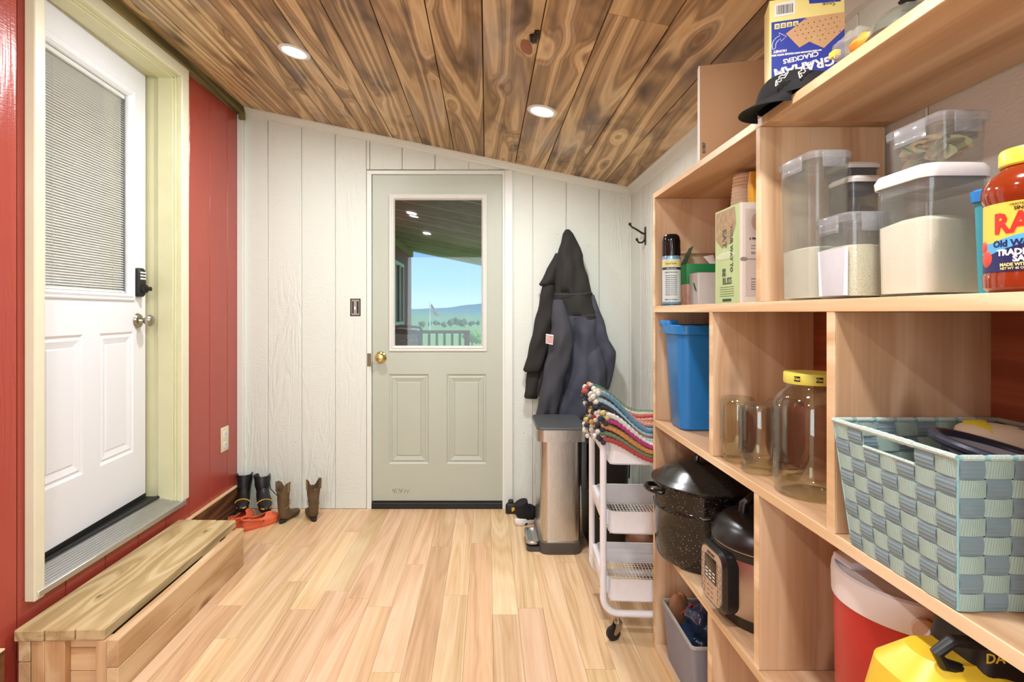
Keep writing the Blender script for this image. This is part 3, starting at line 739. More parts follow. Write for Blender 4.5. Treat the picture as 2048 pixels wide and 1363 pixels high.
# snack bag, bowl and pot on the top shelf
def lump(name, label, cat, c, r, mat, seed, amp=.18, parts=None, nu=28, nv=16, flatz=True):
    rnd = random.Random(seed); ph = [rnd.uniform(0, 6) for _ in range(9)]
    def f(p): return 1+amp*(math.sin(3*p.x+ph[0])*math.sin(4*p.y+ph[1])+.6*math.sin(7*p.z+ph[2]+3*p.x)+.5*math.sin(9*p.y+ph[3]+5*p.z)*math.cos(8*p.x+ph[4])+.3*math.sin(17*p.x+ph[5])*math.sin(15*p.z+11*p.y+ph[6]))*.6
    mb = MB(); mb.ell((0, 0, r[2]), r, nu, nv, None, f)
    mb.v = [(p[0], p[1], max(p[2], 0)) for p in mb.v]
    tt = thing(name, label, cat, c); mb.build(parts or 'body', mat, tt, W=False, ang=60); return tt
m_bag = glassy('clear_bag', 'f4f4ee', 1.4, milk=.22, milkcol='dddccc', rough=.12)
t = lump('snack_bag', 'small clear zip bag of orange snacks beside the cracker box', 'snack bag', (.640, .955, 1.651), (.028, .034, .026), m_bag, 3, .25, 'bag')
MB().ell((0, -.025, .020), (.020, .022, .016), 14, 8, None, lambda p: 1+.15*math.sin(5*p.x+3*p.z)).build('orange_snacks', plain('snack_orange', 'd98e2b', .5, noise=.3), t, W=False)
MB().box(-.028, -.016, .012, .03, .018, .030).build('yellow_tag', plain('tag_yellow', 'd8c93c', .5), t, W=False, bevel=.002)
MB().box(-.006, .006, -.008, -.002, .004, .04).build('red_seal', plain('seal_red', 'b8332c', .4), t, W=False, bevel=.002)
t = thing('dome_cover', 'grey clear domed cover lying at the edge of the top shelf by the dark pot', 'dome cover', (.668, .870, 1.651))
gl = MB(); gl.lathe([(.053, .002), (.055, .006), (.050, .026), (.034, .042), (.010, .048)], n=32, cap=False); gl.build('dome', glassy('lid_glass', 'dfe3df', 1.45, milk=.12, milkcol='b9b7a6'), t, W=False, solid=.002)
gl = MB(); gl.tube([(.055*math.cos(a*PI/16), .055*math.sin(a*PI/16), .005) for a in range(33)], .003, n=6); gl.build('steel_rim', m_nickel, t, W=False)
MB().lathe([(.001, .047), (.010, .047), (.008, .055), (.014, .060), (.001, .064)], n=16).build('lid_knob', m_black, t, W=False)
t = thing('dark_pot', 'black glossy cooking pot cut off at the top right, on the top shelf', 'pot', (.735, .725, 1.651))
pt = MB(); pt.lathe([(.001, .001), (.085, .001), (.098, .01), (.105, .13), (.109, .133), (.104, .135), (.099, .13), (.092, .014), (.001, .010)], n=40); pt.build('body', plain('dark_enamel', '101613', .12, coat=.5), t, W=False)
gl = MB(); gl.tube([(.107*math.cos(a*PI/20), .107*math.sin(a*PI/20), .134) for a in range(41)], .0035, n=6); gl.build('rim', m_nickel, t, W=False)
MB().tube([(-.10, .02, .10), (-.125, .02, .105), (-.125, -.03, .105), (-.10, -.03, .10)], .006).build('handle', m_black, t, W=False)

# ================================================================ upper far cubby
Z1 = 1.2412
t = thing('spray_can', 'tall blue-grey aerosol bug spray can with black cap, far end of upper shelf', 'spray can', (.640, 1.905, Z1)); t.scale = (1, 1, 1.06)
m_can = plain('can_blue', '7fa4b8', .3, metal=.3); m_lab = plain('label_pale', 'c5d2cf', .45)
MB().lathe([(.001, 0), (.029, 0), (.031, .003), (.031, .155), (.028, .163)], n=28).build('can', m_can, t, W=False)
MB().lathe([(.0275, .160), (.0305, .163), (.0305, .210), (.027, .225), (.02, .232), (.001, .233)], n=28).build('cap', m_blackg, t, W=False)
MB().lathe([(.0313, 0.0), (.0313, .006)], n=28, cap=False).build('teal_base_band', plain('teal_band', '23657a', .4), t, W=False)
def band(r, z0, z1, a0, a1, nm, mat, n=12, par=None, cx=0, cy=0, W=False):
    mb = MB(); mb.grid(lambda u, v: (cx+r*math.cos(a0+(a1-a0)*u), cy+r*math.sin(a0+(a1-a0)*u), z0+(z1-z0)*v), n, 1)
    return mb.build(nm, mat, par, W=W, smooth=True)
A0, A1 = -PI*.98, -PI*.12
band(.0314, .012, .150, A0, A1, 'paper_label', m_lab, par=t)
band(.0316, .128, .143, A0, A1, 'yellow_strip', plain('strip_yellow', 'd6cf78', .5), par=t)
band(.0317, .116, .124, A0, A1, 'dark_strip', plain('strip_dark', '2f3228', .5), par=t)
def cyl_text(s, size, r, ac, z, mat, par, bold=.0001, sx=1, cx=0, cy=0, name='lettering'):
    return text(name, s, size, mat, par, (0, 0, 0), bold=bold, sx=sx, ext=.0001, W=False,
                warp=lambda x, y, z_: (cx+(r+z_)*math.cos(ac+x/r), cy+(r+z_)*math.sin(ac+x/r), z+y))
cyl_text('CAUTION', .007, .0320, -PI*.62, .133, m_black, t, sx=1.2); cyl_text('DEEP WOODS', .0055, .0320, -PI*.6, .1178, m_lab, t)
cyl_text('DIRECTIONS FOR USE', .0045, .0320, -PI*.6, .106, m_black, t)
for i in range(11): cyl_text('apply evenly to skin and clothing', .0036, .0318, -PI*.6, .096-i*.0062, m_black, t, sx=.85)
cyl_text('KEEP OUT OF REACH', .0046, .0320, -PI*.6, .018, m_black, t)
m_grn = plain('carton_green', '1f8a4c', .45); m_grnd = plain('carton_dark_green', '1c4a32', .5)
t = thing('tea_carton', 'opened green and peach food carton with raised flap, behind the grey carton', 'food box', (.745, 1.910, Z1))
MB().box(-.050, .050, 0, .060, .001, .092).build('lower_print', plain('print_peach', 'c79a84', .5, noise=.3, nscale=50), t, W=False, bevel=.001)
MB().box(-.0505, .0505, -.0005, .0605, .075, .146).build('green_sleeve', m_grn, t, W=False, bevel=.001)
MB().prism([(-.050, .0, .146), (-.050, .055, .146), (-.020, .058, .205), (-.024, .004, .208)], (-.0015, 0, 0)).build('side_flap', m_grnd, t, W=False)
MB().prism([(.030, .0, .146), (.050, .0, .146), (.046, .010, .178), (.012, .012, .172)], (0, .001, 0)).build('white_flap', m_cardw, t, W=False)
mo = MB(); mo.lathe([(.014, 0), (.014, .0012)], n=20); mo.v = [(.005+p[0], -.001-p[2], .095+p[1]) for p in mo.v]; mo.build('brand_spot', m_black, t, W=False)
t = thing('grey_carton', 'small open pale grey box with green plant print, beside the spray can', 'food box', (.732, 1.846, Z1))
m_gc = plain('carton_grey', 'c4c4c0', .5)
MB().rr([(-.036, .036, -.040, .036, .001), (-.038, .038, -.042, .038, .105), (-.040, .040, -.044, .040, .108), (-.037, .037, -.041, .037, .108), (-.034, .034, -.038, .034, .01)], .004).build('box_body', m_gc, t, W=False)
lf = MB()
for i in range(7):
    a = i*.5; lf.prism([(-.0388, -.030+.003*i, .045+.004*i), (-.0388, -.010+.002*i, .055+.003*i), (-.0388, -.028+.003*i, .052+.004*i)], (-.0003, 0, 0))
lf.build('leaf_print', m_grn, t, W=False, smooth=False)
# green & white recipe carton
t = thing('cookbook_carton', 'green-sided white carton with recipe print leaning by the cup stack', 'food box', (.680, 1.465, Z1))
m_cg = plain('carton_light_green', 'b7cf93', .5, noise=.12, nscale=12); m_cw2 = plain('carton_offwhite', 'd7cfc4', .5)
MB().rr([(-.038, .045, -.076, .076, .001), (-.038, .045, -.076, .076, .255)], .006).build('carton', m_cw2, t, W=False)
MB().box(-.0388, -.0378, -.070, .076, .002, .255).build('green_side', m_cg, t, W=False, bevel=0)
ph_ = MB(); ph_.prism([(-.0392, .070, .250), (-.0392, -.045, .250), (-.0392, -.052, .205), (-.0392, -.020, .160), (-.0392, .030, .150), (-.0392, .070, .175)], (-.0003, 0, 0))
ph_.build('salad_photo', plain('salad_print', 'a88f6a', .5, noise=.55, nscale=70), t, W=False, smooth=False)
MB().ell((-.0392, .01, .128), (.0004, .060, .010), 16, 8).build('steam_print', plain('steam_pale', 'cbd8b4', .5), t, W=False)
def side(s, size, y, z, bold=.0003, sx=1): text('lettering', s, size, plain('ink_green_grey', '4c5a4a', .6), t, (-.0396, y, z), (0, 0, -1), (0, -1, 0) , bold=bold, sx=sx, align='LEFT', W=False)
side('YOUR WAY TO', .0195, -.020, .205, .0008, .90); side('EAT', .032, .026, .200, .0009, .9); side('BE', .026, .028, .095, .0009, .8)
text('lettering', 'BLISS', .025, plain('ink_green_grey', '4c5a4a', .6), t, (-.0396, 0, .052), (0, -1, 0), (0, 0, 1), bold=.0004, W=False)
for i in range(5): MB().box(-.0396, -.0392, -.04, .045, .044-.006*i, .0448-.006*i).build('fine_print', m_grnd, t, W=False, bevel=0)
MB().box(-.0396, -.0391, -.025, .028, .006, .013).build('dark_tag', m_grnd, t, W=False, bevel=0)
MB().box(-.026, .040, -.0766, -.0762, .018, .238).build('recipe_panel', plain('panel_taupe', 'c9bdb0', .5), t, W=False, bevel=0)
text('lettering', '5 PROTEIN', .008, m_black, t, (-.016, -.0768, .160), bold=.0003, align='LEFT', W=False)
for i in range(9): text('lettering', 'fresh and simple', .005, m_grey, t, (-.012, -.0768, (.144, .137, .127, .124, .060, .052, .046, .04, .034)[i]), align='LEFT', W=False)
fk = MB(); fk.ell((-.030, -.0768, .112), (.010, .0005, .005), 12, 6); fk.box(-.022, .03, -.0772, -.0766, .1105, .1125); fk.build('fork_print', plain('fork_grey', '8d857d', .5), t, W=False)
MB().ell((.012, -.0768, .205), (.024, .0004, .026), 20, 8).build('spoon_print', plain('spoon_tan', 'b29a86', .5), t, W=False)
# paper cups: a nested stack, each its own thing
m_cup = plain('cup_cream', 'ddc9aa', .6)
cup = None
for i in range(23):
    z = Z1+.001+.0116*i
    if cup is None:
        mb = MB(); mb.lathe([(.044, 0), (.0458, .002), (.0445, .005)]+[(.0438-.0098*i_/22+(.0012 if i_ % 2 else -.0006), .007+.111*i_/22) for i_ in range(23)]+[(.032, .120), (.001, .120)], n=28, cap=False)
        cup = thing('paper_cup', '', 'paper cup', (.755, 1.60, z)); c1 = mb.build('cup_wall', m_cup, cup, W=False, solid=.0008)
        cc = cup
    else:
        cc = cup.copy(); C.objects.link(cc); cc.location = (.755, 1.60, z)
        ch = c1.copy(); C.objects.link(ch); ch.parent = cc
    setp(cc, 'cream paper cup in the upside-down stack behind the recipe carton', 'paper cup', 'nested cream paper cups')
t = thing('honey_pouch', 'yellow pouch peeking out above the recipe carton', 'pouch', (.692, 1.420, Z1+.2555))
MB().loft([[(.017*c*math.cos(a*PI/8), .012*d*math.sin(a*PI/8), z) for a in range(16)] for c, d, z in ((.8, .8, 0), (1, 1, .01), (1, .9, .05), (.8, .4, .075), (.75, .1, .085))]).build('pouch', plain('honey_yellow', 'd0982a', .3), t, W=False)
# ================================================================ upper near cubby: food containers
m_clr = glassy('clear_plastic', 'f7f9f7', 1.4, milk=.05, milkcol='e6e8e2', rough=.08)
m_clr2 = glassy('clear_plastic_lid', 'eef0f0', 1.45, milk=.14, milkcol='e8e8ea', rough=.1)
m_seal = plain('navy_seal', '23263a', .4)
def clip_box(name, label, x0, x1, y0, y1, h, fill, fillmat, fname, rad=.018, z=Z1, lidc=m_clr2):
    cx, cy = (x0+x1)/2, (y0+y1)/2
    t = thing(name, label, 'food container', (cx, cy, z)); a, b = (x1-x0)/2, (y1-y0)/2
    mb = MB(); mb.rr([(-a*.90, a*.90, -b*.93, b*.93, .0006), (-a*.94, a*.94, -b*.96, b*.96, .004), (-a, a, -b, b, h-.014), (-a*.97, a*.97, -b*.97, b*.97, h-.014), (-a*.91, a*.91, -b*.94, b*.94, .006)], rad, cap=False)
    mb.build('tub', m_clr, t, W=False)
    if fill:
        k_ = fill/h
        q_ = MB(); q_.rr([(-a*.89, a*.89, -b*.92, b*.92, .005), (-a*(.90+.05*k_), a*(.90+.05*k_), -b*(.93+.03*k_), b*(.93+.03*k_), fill-.003), (-a*.6, a*.55, -b*.6, b*.6, fill+.002)], rad)
        q_.build(fname, fillmat, t, W=False)
    lm = MB(); lm.rr([(-a-.003, a+.003, -b-.003, b+.003, h-.016), (-a-.004, a+.004, -b-.004, b+.004, h-.004), (-a-.001, a+.001, -b-.001, b+.001, h-.001), (-a*.88, a*.88, -b*.9, b*.9, h-.001), (-a*.86, a*.86, -b*.88, b*.88, h-.005), (-a*.4, a*.4, -b*.4, b*.4, h-.005)], rad)
    lo = lm.build('lid', lidc, t, W=False)
    MB().rr([(-a*.96, a*.96, -b*.97, b*.97, h-.019), (-a*.96, a*.96, -b*.97, b*.97, h-.016)], rad, cap=False).build('seal_ring', m_clr2, t, W=False)
    for sx_ in (-1, 1):
        mb = MB(); mb.box(sx_*(a+.0042)-.0015, sx_*(a+.0042)+.0015, -b*.55, b*.55, h-.034, h-.004); mb.box(sx_*(a+.006)-.001, sx_*(a+.006)+.001, -b*.50, b*.50, h-.030, h-.026)
        mb.build('side_latch', m_clr2, t, W=False, bevel=.0008)
        mb = MB(); mb.box(-a*.55, a*.55, sx_*(b+.0042)-.0015, sx_*(b+.0042)+.0015, h-.034, h-.004); mb.build('end_latch', m_clr2, t, W=False, bevel=.0008)
    return t
m_flour = plain('flour', 'e2dfcf', .9, noise=.06, nscale=40, bump=.4)
m_mix = speckle('speckled_mix', 'e8e0c8', '9b7a4e', 420, .16, .9)
m_flour2 = speckle('wheat_flour', 'e6e2d0', 'c0b490', 520, .13, .9)
clip_box('tall_container', 'tall clear clip-top container less than half full of pale flour', .622, .700, 1.050, 1.175, .288, .104, m_flour, 'flour')
t = clip_box('small_container', 'short clear clip-top container of speckled pancake mix at the shelf front', .612, .694, .928, 1.026, .148, .092, m_mix, 'speckled_mix')
MB().rr([(-.0385, -.0375, -.040, .040, .006), (-.0392, -.0382, -.042, .042, .088)], .0003).build('white_sugar_side', plain('sugar_white', 'e2e4ee', .8), t, W=False)
m_lidw = plain('lid_white', 'dedbd6', .25)
def push_box(name, label, x0, x1, y0, y1, h, fill, fillmat, fname, z=Z1, lh=.022, rad=.02, seal=m_clr2):
    cx, cy = (x0+x1)/2, (y0+y1)/2
    t = thing(name, label, 'food container', (cx, cy, z)); a, b = (x1-x0)/2, (y1-y0)/2
    mb = MB(); mb.rr([(-a*.93, a*.93, -b*.93, b*.93, .0006), (-a*.96, a*.96, -b*.96, b*.96, .005), (-a*.985, a*.985, -b*.985, b*.985, h-lh), (-a*.95, a*.95, -b*.95, b*.95, h-lh), (-a*.92, a*.92, -b*.92, b*.92, .006)], rad, cap=False)
    mb.build('tub', m_clr, t, W=False)
    MB().rr([(-a*.94, a*.94, -b*.94, b*.94, h-lh-.016), (-a*.94, a*.94, -b*.94, b*.94, h-lh)], rad).build('seal', seal, t, W=False)
    MB().rr([(-a-.002, a+.002, -b-.002, b+.002, h-lh), (-a-.003, a+.003, -b-.003, b+.003, h-lh*.5), (-a+.001, a-.001, -b+.001, b-.001, h-.002), (-a+.006, a-.006, -b+.006, b-.006, h)], rad).build('lid', m_lidw, t, W=False)
    if fill: 
        q_ = MB(); q_.rr([(-a*.92, a*.92, -b*.92, b*.92, .006), (-a*.945, a*.945, -b*.945, b*.945, fill-.004), (-a*.55, a*.3, -b*.6, b*.6, fill+.006)], rad)
        q_.build(fname, fillmat, t, W=False)
    return t
push_box('large_canister', 'large square clear canister with thick white lid, filled with flour', .646, .748, .808, .924, .199, .118, m_flour2, 'flour')
push_box('small_canister', 'small canister with navy-sealed white lid, the lower of two behind the tall container', .702, .772, 1.062, 1.132, .243, .16, plain('brown_contents', '6d5138', .8, noise=.3, nscale=60), 'brown_contents', seal=m_seal, lh=.014, rad=.014)
push_box('tall_canister', 'taller small canister with white lid and navy seal, furthest back by the divider', .750, .822, 1.145, 1.218, .292, .2, plain('brown_contents', '6d5138', .8), 'brown_contents', seal=m_seal, lh=.014, rad=.014)
t = clip_box('leaf_container', 'clear clip-top box of dried bay leaves on top of the large canister', .672, .744, .812, .925, .077, 0, None, '', rad=.012, z=Z1+.1992)
m_leafA = plain('bay_leaf_olive', '8c8a63', .7, noise=.2); m_leafB = plain('bay_leaf_brown', 'a8875f', .7, noise=.2)
rl = random.Random(8)
lfm = None
for i in range(34):
    L_ = rl.uniform(.026, .040); wd = L_*.38
    mb = MB(); mb.grid(lambda u, v: ((u-.5)*2*L_*.8, (v-.5)*2*wd*math.sin(PI*min(max(u, .02), .98))**.7, .004*math.sin(PI*u)+.002*(v-.5)), 8, 3)
    R = Matrix.Rotation(rl.uniform(0, 6), 3, 'Z') @ Matrix.Rotation(rl.uniform(.3, 1.4), 3, 'X') @ Matrix.Rotation(rl.uniform(-.5, .5), 3, 'Y')
    c = Vector((rl.uniform(-.010, .010), rl.uniform(-.032, .032), rl.uniform(.018, .046)))
    mb.v = [tuple((lambda q_: (max(-.031, min(.031, q_.x)), max(-.051, min(.051, q_.y)), max(.004, min(.058, q_.z))))(R @ Vector(p)+c)) for p in mb.v]
    mb.build('bay_leaf', m_leafA if i % 3 else m_leafB, t, W=False, solid=.0006, smooth=True)
# blue tub and sauce jar
t = thing('blue_tub', 'teal plastic tub with bright blue lid, between flour canister and sauce jar', 'container', (.716, .752, Z1), rz=math.radians(28))
MB().rr([(-.030, .030, -.026, .026, .0005), (-.034, .034, -.029, .029, .130)], .008).build('tub', plain('teal_plastic', '3f9aa8', .35), t, W=False)
MB().rr([(-.037, .037, -.032, .032, .128), (-.038, .038, -.033, .033, .142), (-.034, .034, -.029, .029, .145)], .009).build('lid', plain('bright_blue', '2f86cf', .35), t, W=False)
t = thing('sauce_jar', 'big jar of red pasta sauce with yellow cap and yellow label, right edge', 'jar', (.667, .662, Z1))
m_sauce = plain('tomato_sauce', '8a2f10', .12, noise=.12, nscale=14, coat=.6)
MB().lathe([(.001, .0005), (.046, .0005), (.052, .006), (.053, .020), (.0515, .024), (.0515, .108), (.0535, .113), (.0545, .120), (.053, .130), (.046, .142), (.036, .150), (.034, .155), (.034, .160)], n=48).build('jar_body', m_sauce, t, W=False)
cp = MB(); cp.lathe([(.036, .153), (.0375, .155), (.0375, .171), (.036, .174), (.001, .1745)], n=48)
cp.build('cap', plain('cap_yellow', 'e6cc45', .35), t, W=False)
m_ly = plain('label_yellow', 'ecc94e', .4); m_lr = plain('label_red', 'c8342b', .4); m_lb = plain('label_navy', '22265c', .4); m_lc = plain('label_sky', '58aee0', .4)
AC = math.atan2(-.60, -.55)-.0
a0, a1 = AC-1.42, AC+2.4
band(.0521, .025, .107, a0, a1, 'label', m_ly, 40, t)
def lowband(f0, f1, r, nm, mat):
    mb = MB(); mb.grid(lambda u, v: (r*math.cos(a0+(a1-a0)*u), r*math.sin(a0+(a1-a0)*u), f0(u)+(f1(u)-f0(u))*v), 50, 1); mb.build(nm, mat, t, W=False)
arc = lambda u: .0125*math.sin(min(1, max(0, (u-.12)/.62))*PI)
lowband(lambda u: .025, lambda u: .047+arc(u), .0523, 'navy_band', m_lb)
lowband(lambda u: .047+arc(u), lambda u: .060+arc(u)*.9, .0524, 'sky_ribbon', m_lc)
for s_, sz, an, z_, mt, bo, sx_ in (('RAGU', .033, AC-.12, .071, m_lr, .0012, .92), ('Old World Style', .0110, AC-.22, .0545, m_lb, .0004, 1), ('TRADITIONAL', .0098, AC-.22, .0440, m_white, .0005, 1), ('SAUCE', .0098, AC-.22, .0362, m_white, .0005, 1),
                           ('MADE WITH OLIVE OIL', .0052, AC-.25, .0310, m_yel, .0002, 1), ('NET WT 45 OZ (2 LB 13 OZ)', .0038, AC-.30, .0270, m_yel, .0001, 1), ('CRAFTED WITH PRIDE', .0038, AC-.2, .1020, m_black, 0, 1), ('SINCE 1937', .0060, AC-.2, .0965, m_black, .0001, 1)):
    cyl_text(s_, sz, .0527, an, z_, mt, t, bold=bo, sx=sx_)
for dz, dx, s_ in ((.042, -1.18, .011), (.056, -1.27, .008)):
    an = AC+dx; mb = MB(); mb.ell((0, 0, 0), (s_, s_, .0012), 16, 6)
    mb.v = [((.0522+p[2])*math.cos(an+p[0]/.052), (.0522+p[2])*math.sin(an+p[0]/.052), dz+p[1]) for p in mb.v]; mb.build('tomato_print', plain('tomato_red', 'd14a38', .4), t, W=False)

# ================================================================ middle row
Z2 = .8292
t = thing('blue_bin', 'bright blue plastic wastebasket in the far middle cubby', 'bin', (.735, 1.855, Z2))
m_bb = plain('bin_blue', '1f78bd', .32, noise=.03)
mb = MB(); mb.rr([(-.090, .085, -.050, .070, .0006, .03), (-.094, .089, -.055, .072, .006, .03), (-.112, .110, -.085, .085, .325, .035), (-.108, .106, -.081, .081, .325, .033), (-.090, .085, -.052, .068, .010, .03)], .03, cap=False, n=7)
mb.rr([(-.090, .085, -.050, .070, .0006, .03), (-.02, .02, -.01, .01, .0006, .01)], .03, n=7); mb.build('tub', m_bb, t, W=False)
mb = MB(); mb.rr([(-.114, .112, -.087, .087, .315, .036), (-.122, .120, -.095, .095, .318, .040), (-.123, .121, -.096, .096, .345, .040), (-.118, .116, -.091, .091, .348, .038), (-.112, .110, -.085, .085, .345, .036), (-.112, .110, -.085, .085, .318, .035)], .036, cap=False, n=7)
mb.build('rim', m_bb, t, W=False)
MB().box(-.1235, -.085, .005, .092, .340, .362).build('raised_lip', m_bb, t, W=False, bevel=.004)
lump('black_bag', 'crumpled black bag showing just above the rim of the blue bin', 'bag', (.735, 1.855, Z2+.27), (.085, .06, .035), m_black, 5, .3)
# mason jars upside down
m_jar = glassy('jar_glass', 'fbfbf4', 1.52, milk=.006, milkcol='e8e8d0', rough=.01, edge=1.6)
def jar_prof(mb, pr, th=.0028, n=44):
    ins = [(max(r-th, .0008), z+(th if i == 0 else 0)) for i, (r, z) in enumerate(pr)]
    mb.lathe(pr, n=n, cap=False); mb.lathe(ins, n=n, cap=False); return mb
mj = MB(); prof = [(.034, .0005), (.036, .002), (.036, .006), (.034, .008), (.0365, .011), (.034, .014), (.0365, .017), (.034, .021), (.037, .028), (.043, .045), (.0445, .058), (.0445, .150), (.042, .162), (.036, .168), (.020, .169), (.001, .166)]
jar_prof(mj, prof)
jars = [(.657, 1.437, 'front left'), (.660, 1.335, ''), (.752, 1.385, '')]
labs = ['upside-down quart glass jar nearest the far divider', 'upside-down quart glass jar standing beside the gallon jar', 'upside-down quart glass jar at the back, behind the other two']
jr = thing('glass_jar', labs[0], 'jar', (jars[0][0], jars[0][1], Z2), 'upside-down quart jars in the middle cubby'); jm = mj.build('jar_wall', m_jar, jr, W=False, merge=True)
for i in (1, 2):
    c = jr.copy(); C.objects.link(c); c.location = (jars[i][0], jars[i][1], Z2); c.rotation_euler = (0, 0, i); setp(c, labs[i])
    ch = jm.copy(); C.objects.link(ch); ch.parent = c
t = thing('gallon_jar', 'large empty gallon glass jar with a yellow screw lid', 'jar', (.697, 1.180, Z2))
mg = MB(); jar_prof(mg, [(.001, .006), (.045, .006), (.058, .0006), (.066, .003), (.073, .018), (.0755, .04), (.0755, .178), (.072, .200), (.062, .218), (.050, .228), (.047, .234), (.047, .252)], .0035)
mg.build('jar_wall', m_jar, t, W=False)
m_yl = plain('jar_lid_yellow', 'd6cf5a', .35)
MB().lathe([(.049, .236), (.0525, .237), (.0535, .240), (.0535, .257), (.052, .260), (.001, .2605)], n=44).build('lid', m_yl, t, W=False)
for an in (-PI*.83, -PI*.58):
    band(.0538, .2435, .2545, an-.12, an+.12, 'lid_mark', m_black, 6, t); cyl_text('Klen', .0085, .0541, an, .2465, m_yl, t, bold=.0002)
# ---------------- woven basket
bk = thing('woven_basket', 'teal woven strap basket filling the near middle cubby', 'basket', (.742, .825, Z2))
m_wv = plain('strap_slate', '778d93', .6, noise=.12, nscale=40, rib=('Z', 170))
m_wh = plain('strap_teal', '9ab3a8', .65, noise=.1, nscale=40, rib=('H', 330))
m_cord = plain('cord_teal', '8ab8ba', .5, bump=.5); m_cordp = plain('cord_pale', 'b9cbc2', .6, bump=.8, bscale=500)
HB = .200
def bkc(z):     # outline of the basket at height z (local)
    k_ = z/HB; return (-.131-.011*k_, .128+.013*k_, -.112-.013*k_, .095+.031*k_)
def bpt(side, u, z, off=0):
    x0, x1, y0, y1 = bkc(z)
    if side == 0: return (x0-off, y0+(y1-y0)*u, z)
    if side == 1: return (x0+(x1-x0)*u, y0-off, z)
    if side == 2: return (x1+off, y0+(y1-y0)*u, z)
    return (x0+(x1-x0)*u, y1+off, z)
NROW = 8; rowh = HB/NROW; NC = {0: 7, 2: 7, 1: 8, 3: 8}
slot = (2, 5)
for side in range(4):
    nc = NC[side]
    for c in range(nc):
        gap = side in (0, 2) and slot[0] <= c < slot[1]
        top = NROW-1 if gap else NROW
        mb = MB(); u0, u1 = (c+.04)/nc, (c+.96)/nc
        nv = top*4
        def g(u, v, side=side, c=c, top=top, u0=u0, u1=u1):
            z = .001+v*(top*rowh-.001); r_ = z/rowh
            off = .0021*math.sin(PI*r_)*(1 if (c+int(side in (1, 2))) % 2 == 0 else -1)
            return bpt(side, u0+(u1-u0)*u, z, off+.0004*math.sin(u*PI))
        mb.grid(g, 2, nv); mb.build('upright_strap', m_wv, bk, W=False, solid=.0009)
    for r_ in range(NROW):
        spans = [(0, 1)]
        if side in (0, 2) and r_ == NROW-1: spans = [(0, slot[0]/nc), (slot[1]/nc, 1)]
        for (ua, ub) in spans:
            mb = MB(); za, zb = r_*rowh+.0012, (r_+1)*rowh-.0008
            def g(u, v, side=side, r_=r_, ua=ua, ub=ub, za=za, zb=zb, nc=nc):
                uu = ua+(ub-ua)*u
                off = -.0021*math.sin(PI*uu*nc)*(1 if (r_+int(side in (1, 2))) % 2 == 0 else -1)
                return bpt(side, uu, za+(zb-za)*v, off)
            mb.grid(g, max(4, int(nc*4*(ub-ua))), 2); mb.build('cross_strap', m_wh, bk, W=False, solid=.0009)
def rim_pts(z, off=0, n=10):
    x0, x1, y0, y1 = bkc(z); return [(x0-off, y0-off, z), (x1+off, y0-off, z), (x1+off, y1+off, z), (x0-off, y1+off, z), (x0-off, y0-off, z)]
MB().tube(rim_pts(HB+.003), .0034, n=8).build('rim_wire', m_cord, bk, W=False)
x0, x1, y0, y1 = bkc(HB)
for side in (0, 2):
    xx = x0 if side == 0 else x1
    ua, ub = slot[0]/7, slot[1]/7
    pts = [(xx, y0+(y1-y0)*(ua+(ub-ua)*i/14), HB+.003) for i in range(15)]
    MB().tube(pts, [.0048+.0006*(i % 2) for i in range(15)], n=8).build('handle_wrap', m_cordp, bk, W=False)
    MB().tube([(bpt(side, ua+(ub-ua)*i/8, HB-rowh)) for i in range(9)], .0026, n=6).build('slot_wire', m_cordp, bk, W=False)
    for (a, b) in ((0, ua), (ub, 1)):
        MB().tube([(xx, y0+(y1-y0)*(a+(b-a)*i/6), HB+.003) for i in range(7)], .0042, n=8).build('rim_wrap', m_cordp, bk, W=False)
for side in (1, 3):
    for c in range(8):
        p0 = bpt(side, (c+.12)/8, HB+.003); p1 = bpt(side, (c+.88)/8, HB+.003); MB().tube([p0, p1], .0042, n=8).build('rim_wrap', m_cordp, bk, W=False)
for sx_ in (0, 1):
    for sy in (0, 1):
        b0 = bkc(0); b1 = bkc(HB); MB().tube([(b0[sx_], b0[2+sy], .002), (b1[sx_], b1[2+sy], HB+.003)], .0015, n=8).build('corner_wire', m_cord, bk, W=False)
MB().box(-.125, .122, -.108, .090, .001, .004).build('base', m_wh, bk, W=False)
# items in the basket
t = thing('dark_pan', 'grey shallow pan with a thick dark rim lying tilted in the basket', 'pan', (.735, .795, Z2+.158))
pr = MB(); R = Matrix.Rotation(math.radians(13), 3, 'Y') @ Matrix.Rotation(math.radians(8), 3, 'X')
pr.tube([tuple(R @ Vector((.084*math.cos(a*PI/20), .070*math.sin(a*PI/20), .028))) for a in range(41)], .0075, n=10); pr.build('rim', plain('pan_navy', '2b2e3d', .35), t, W=False)
pi_ = MB(); pi_.lathe([(.080, .026), (.062, .014), (.050, .002), (.001, .001)], n=40, cap=False); pi_.v = [tuple(R @ Vector((p[0], p[1]*.83, p[2]))) for p in pi_.v]; pi_.build('bowl', plain('pan_grey', 'a4a6ae', .4), t, W=False, solid=.002)
t = thing('cream_pouch', 'cream padded pouch with a yellow end band and short black dashes, in the basket', 'pouch', (.832, .872, Z2+.150))
R = Matrix.Rotation(math.radians(-35), 3, 'Z') @ Matrix.Rotation(math.radians(14), 3, 'Y')
def pch(p): return 1+.04*math.sin(4*p.x+2*p.y)
mb = MB(); mb.ell((0, 0, .030), (.070, .036, .028), 32, 18, R, pch); mb.build('body', plain('pouch_cream', 'd3c3a4', .6), t, W=False)
yb = MB(); rings = []
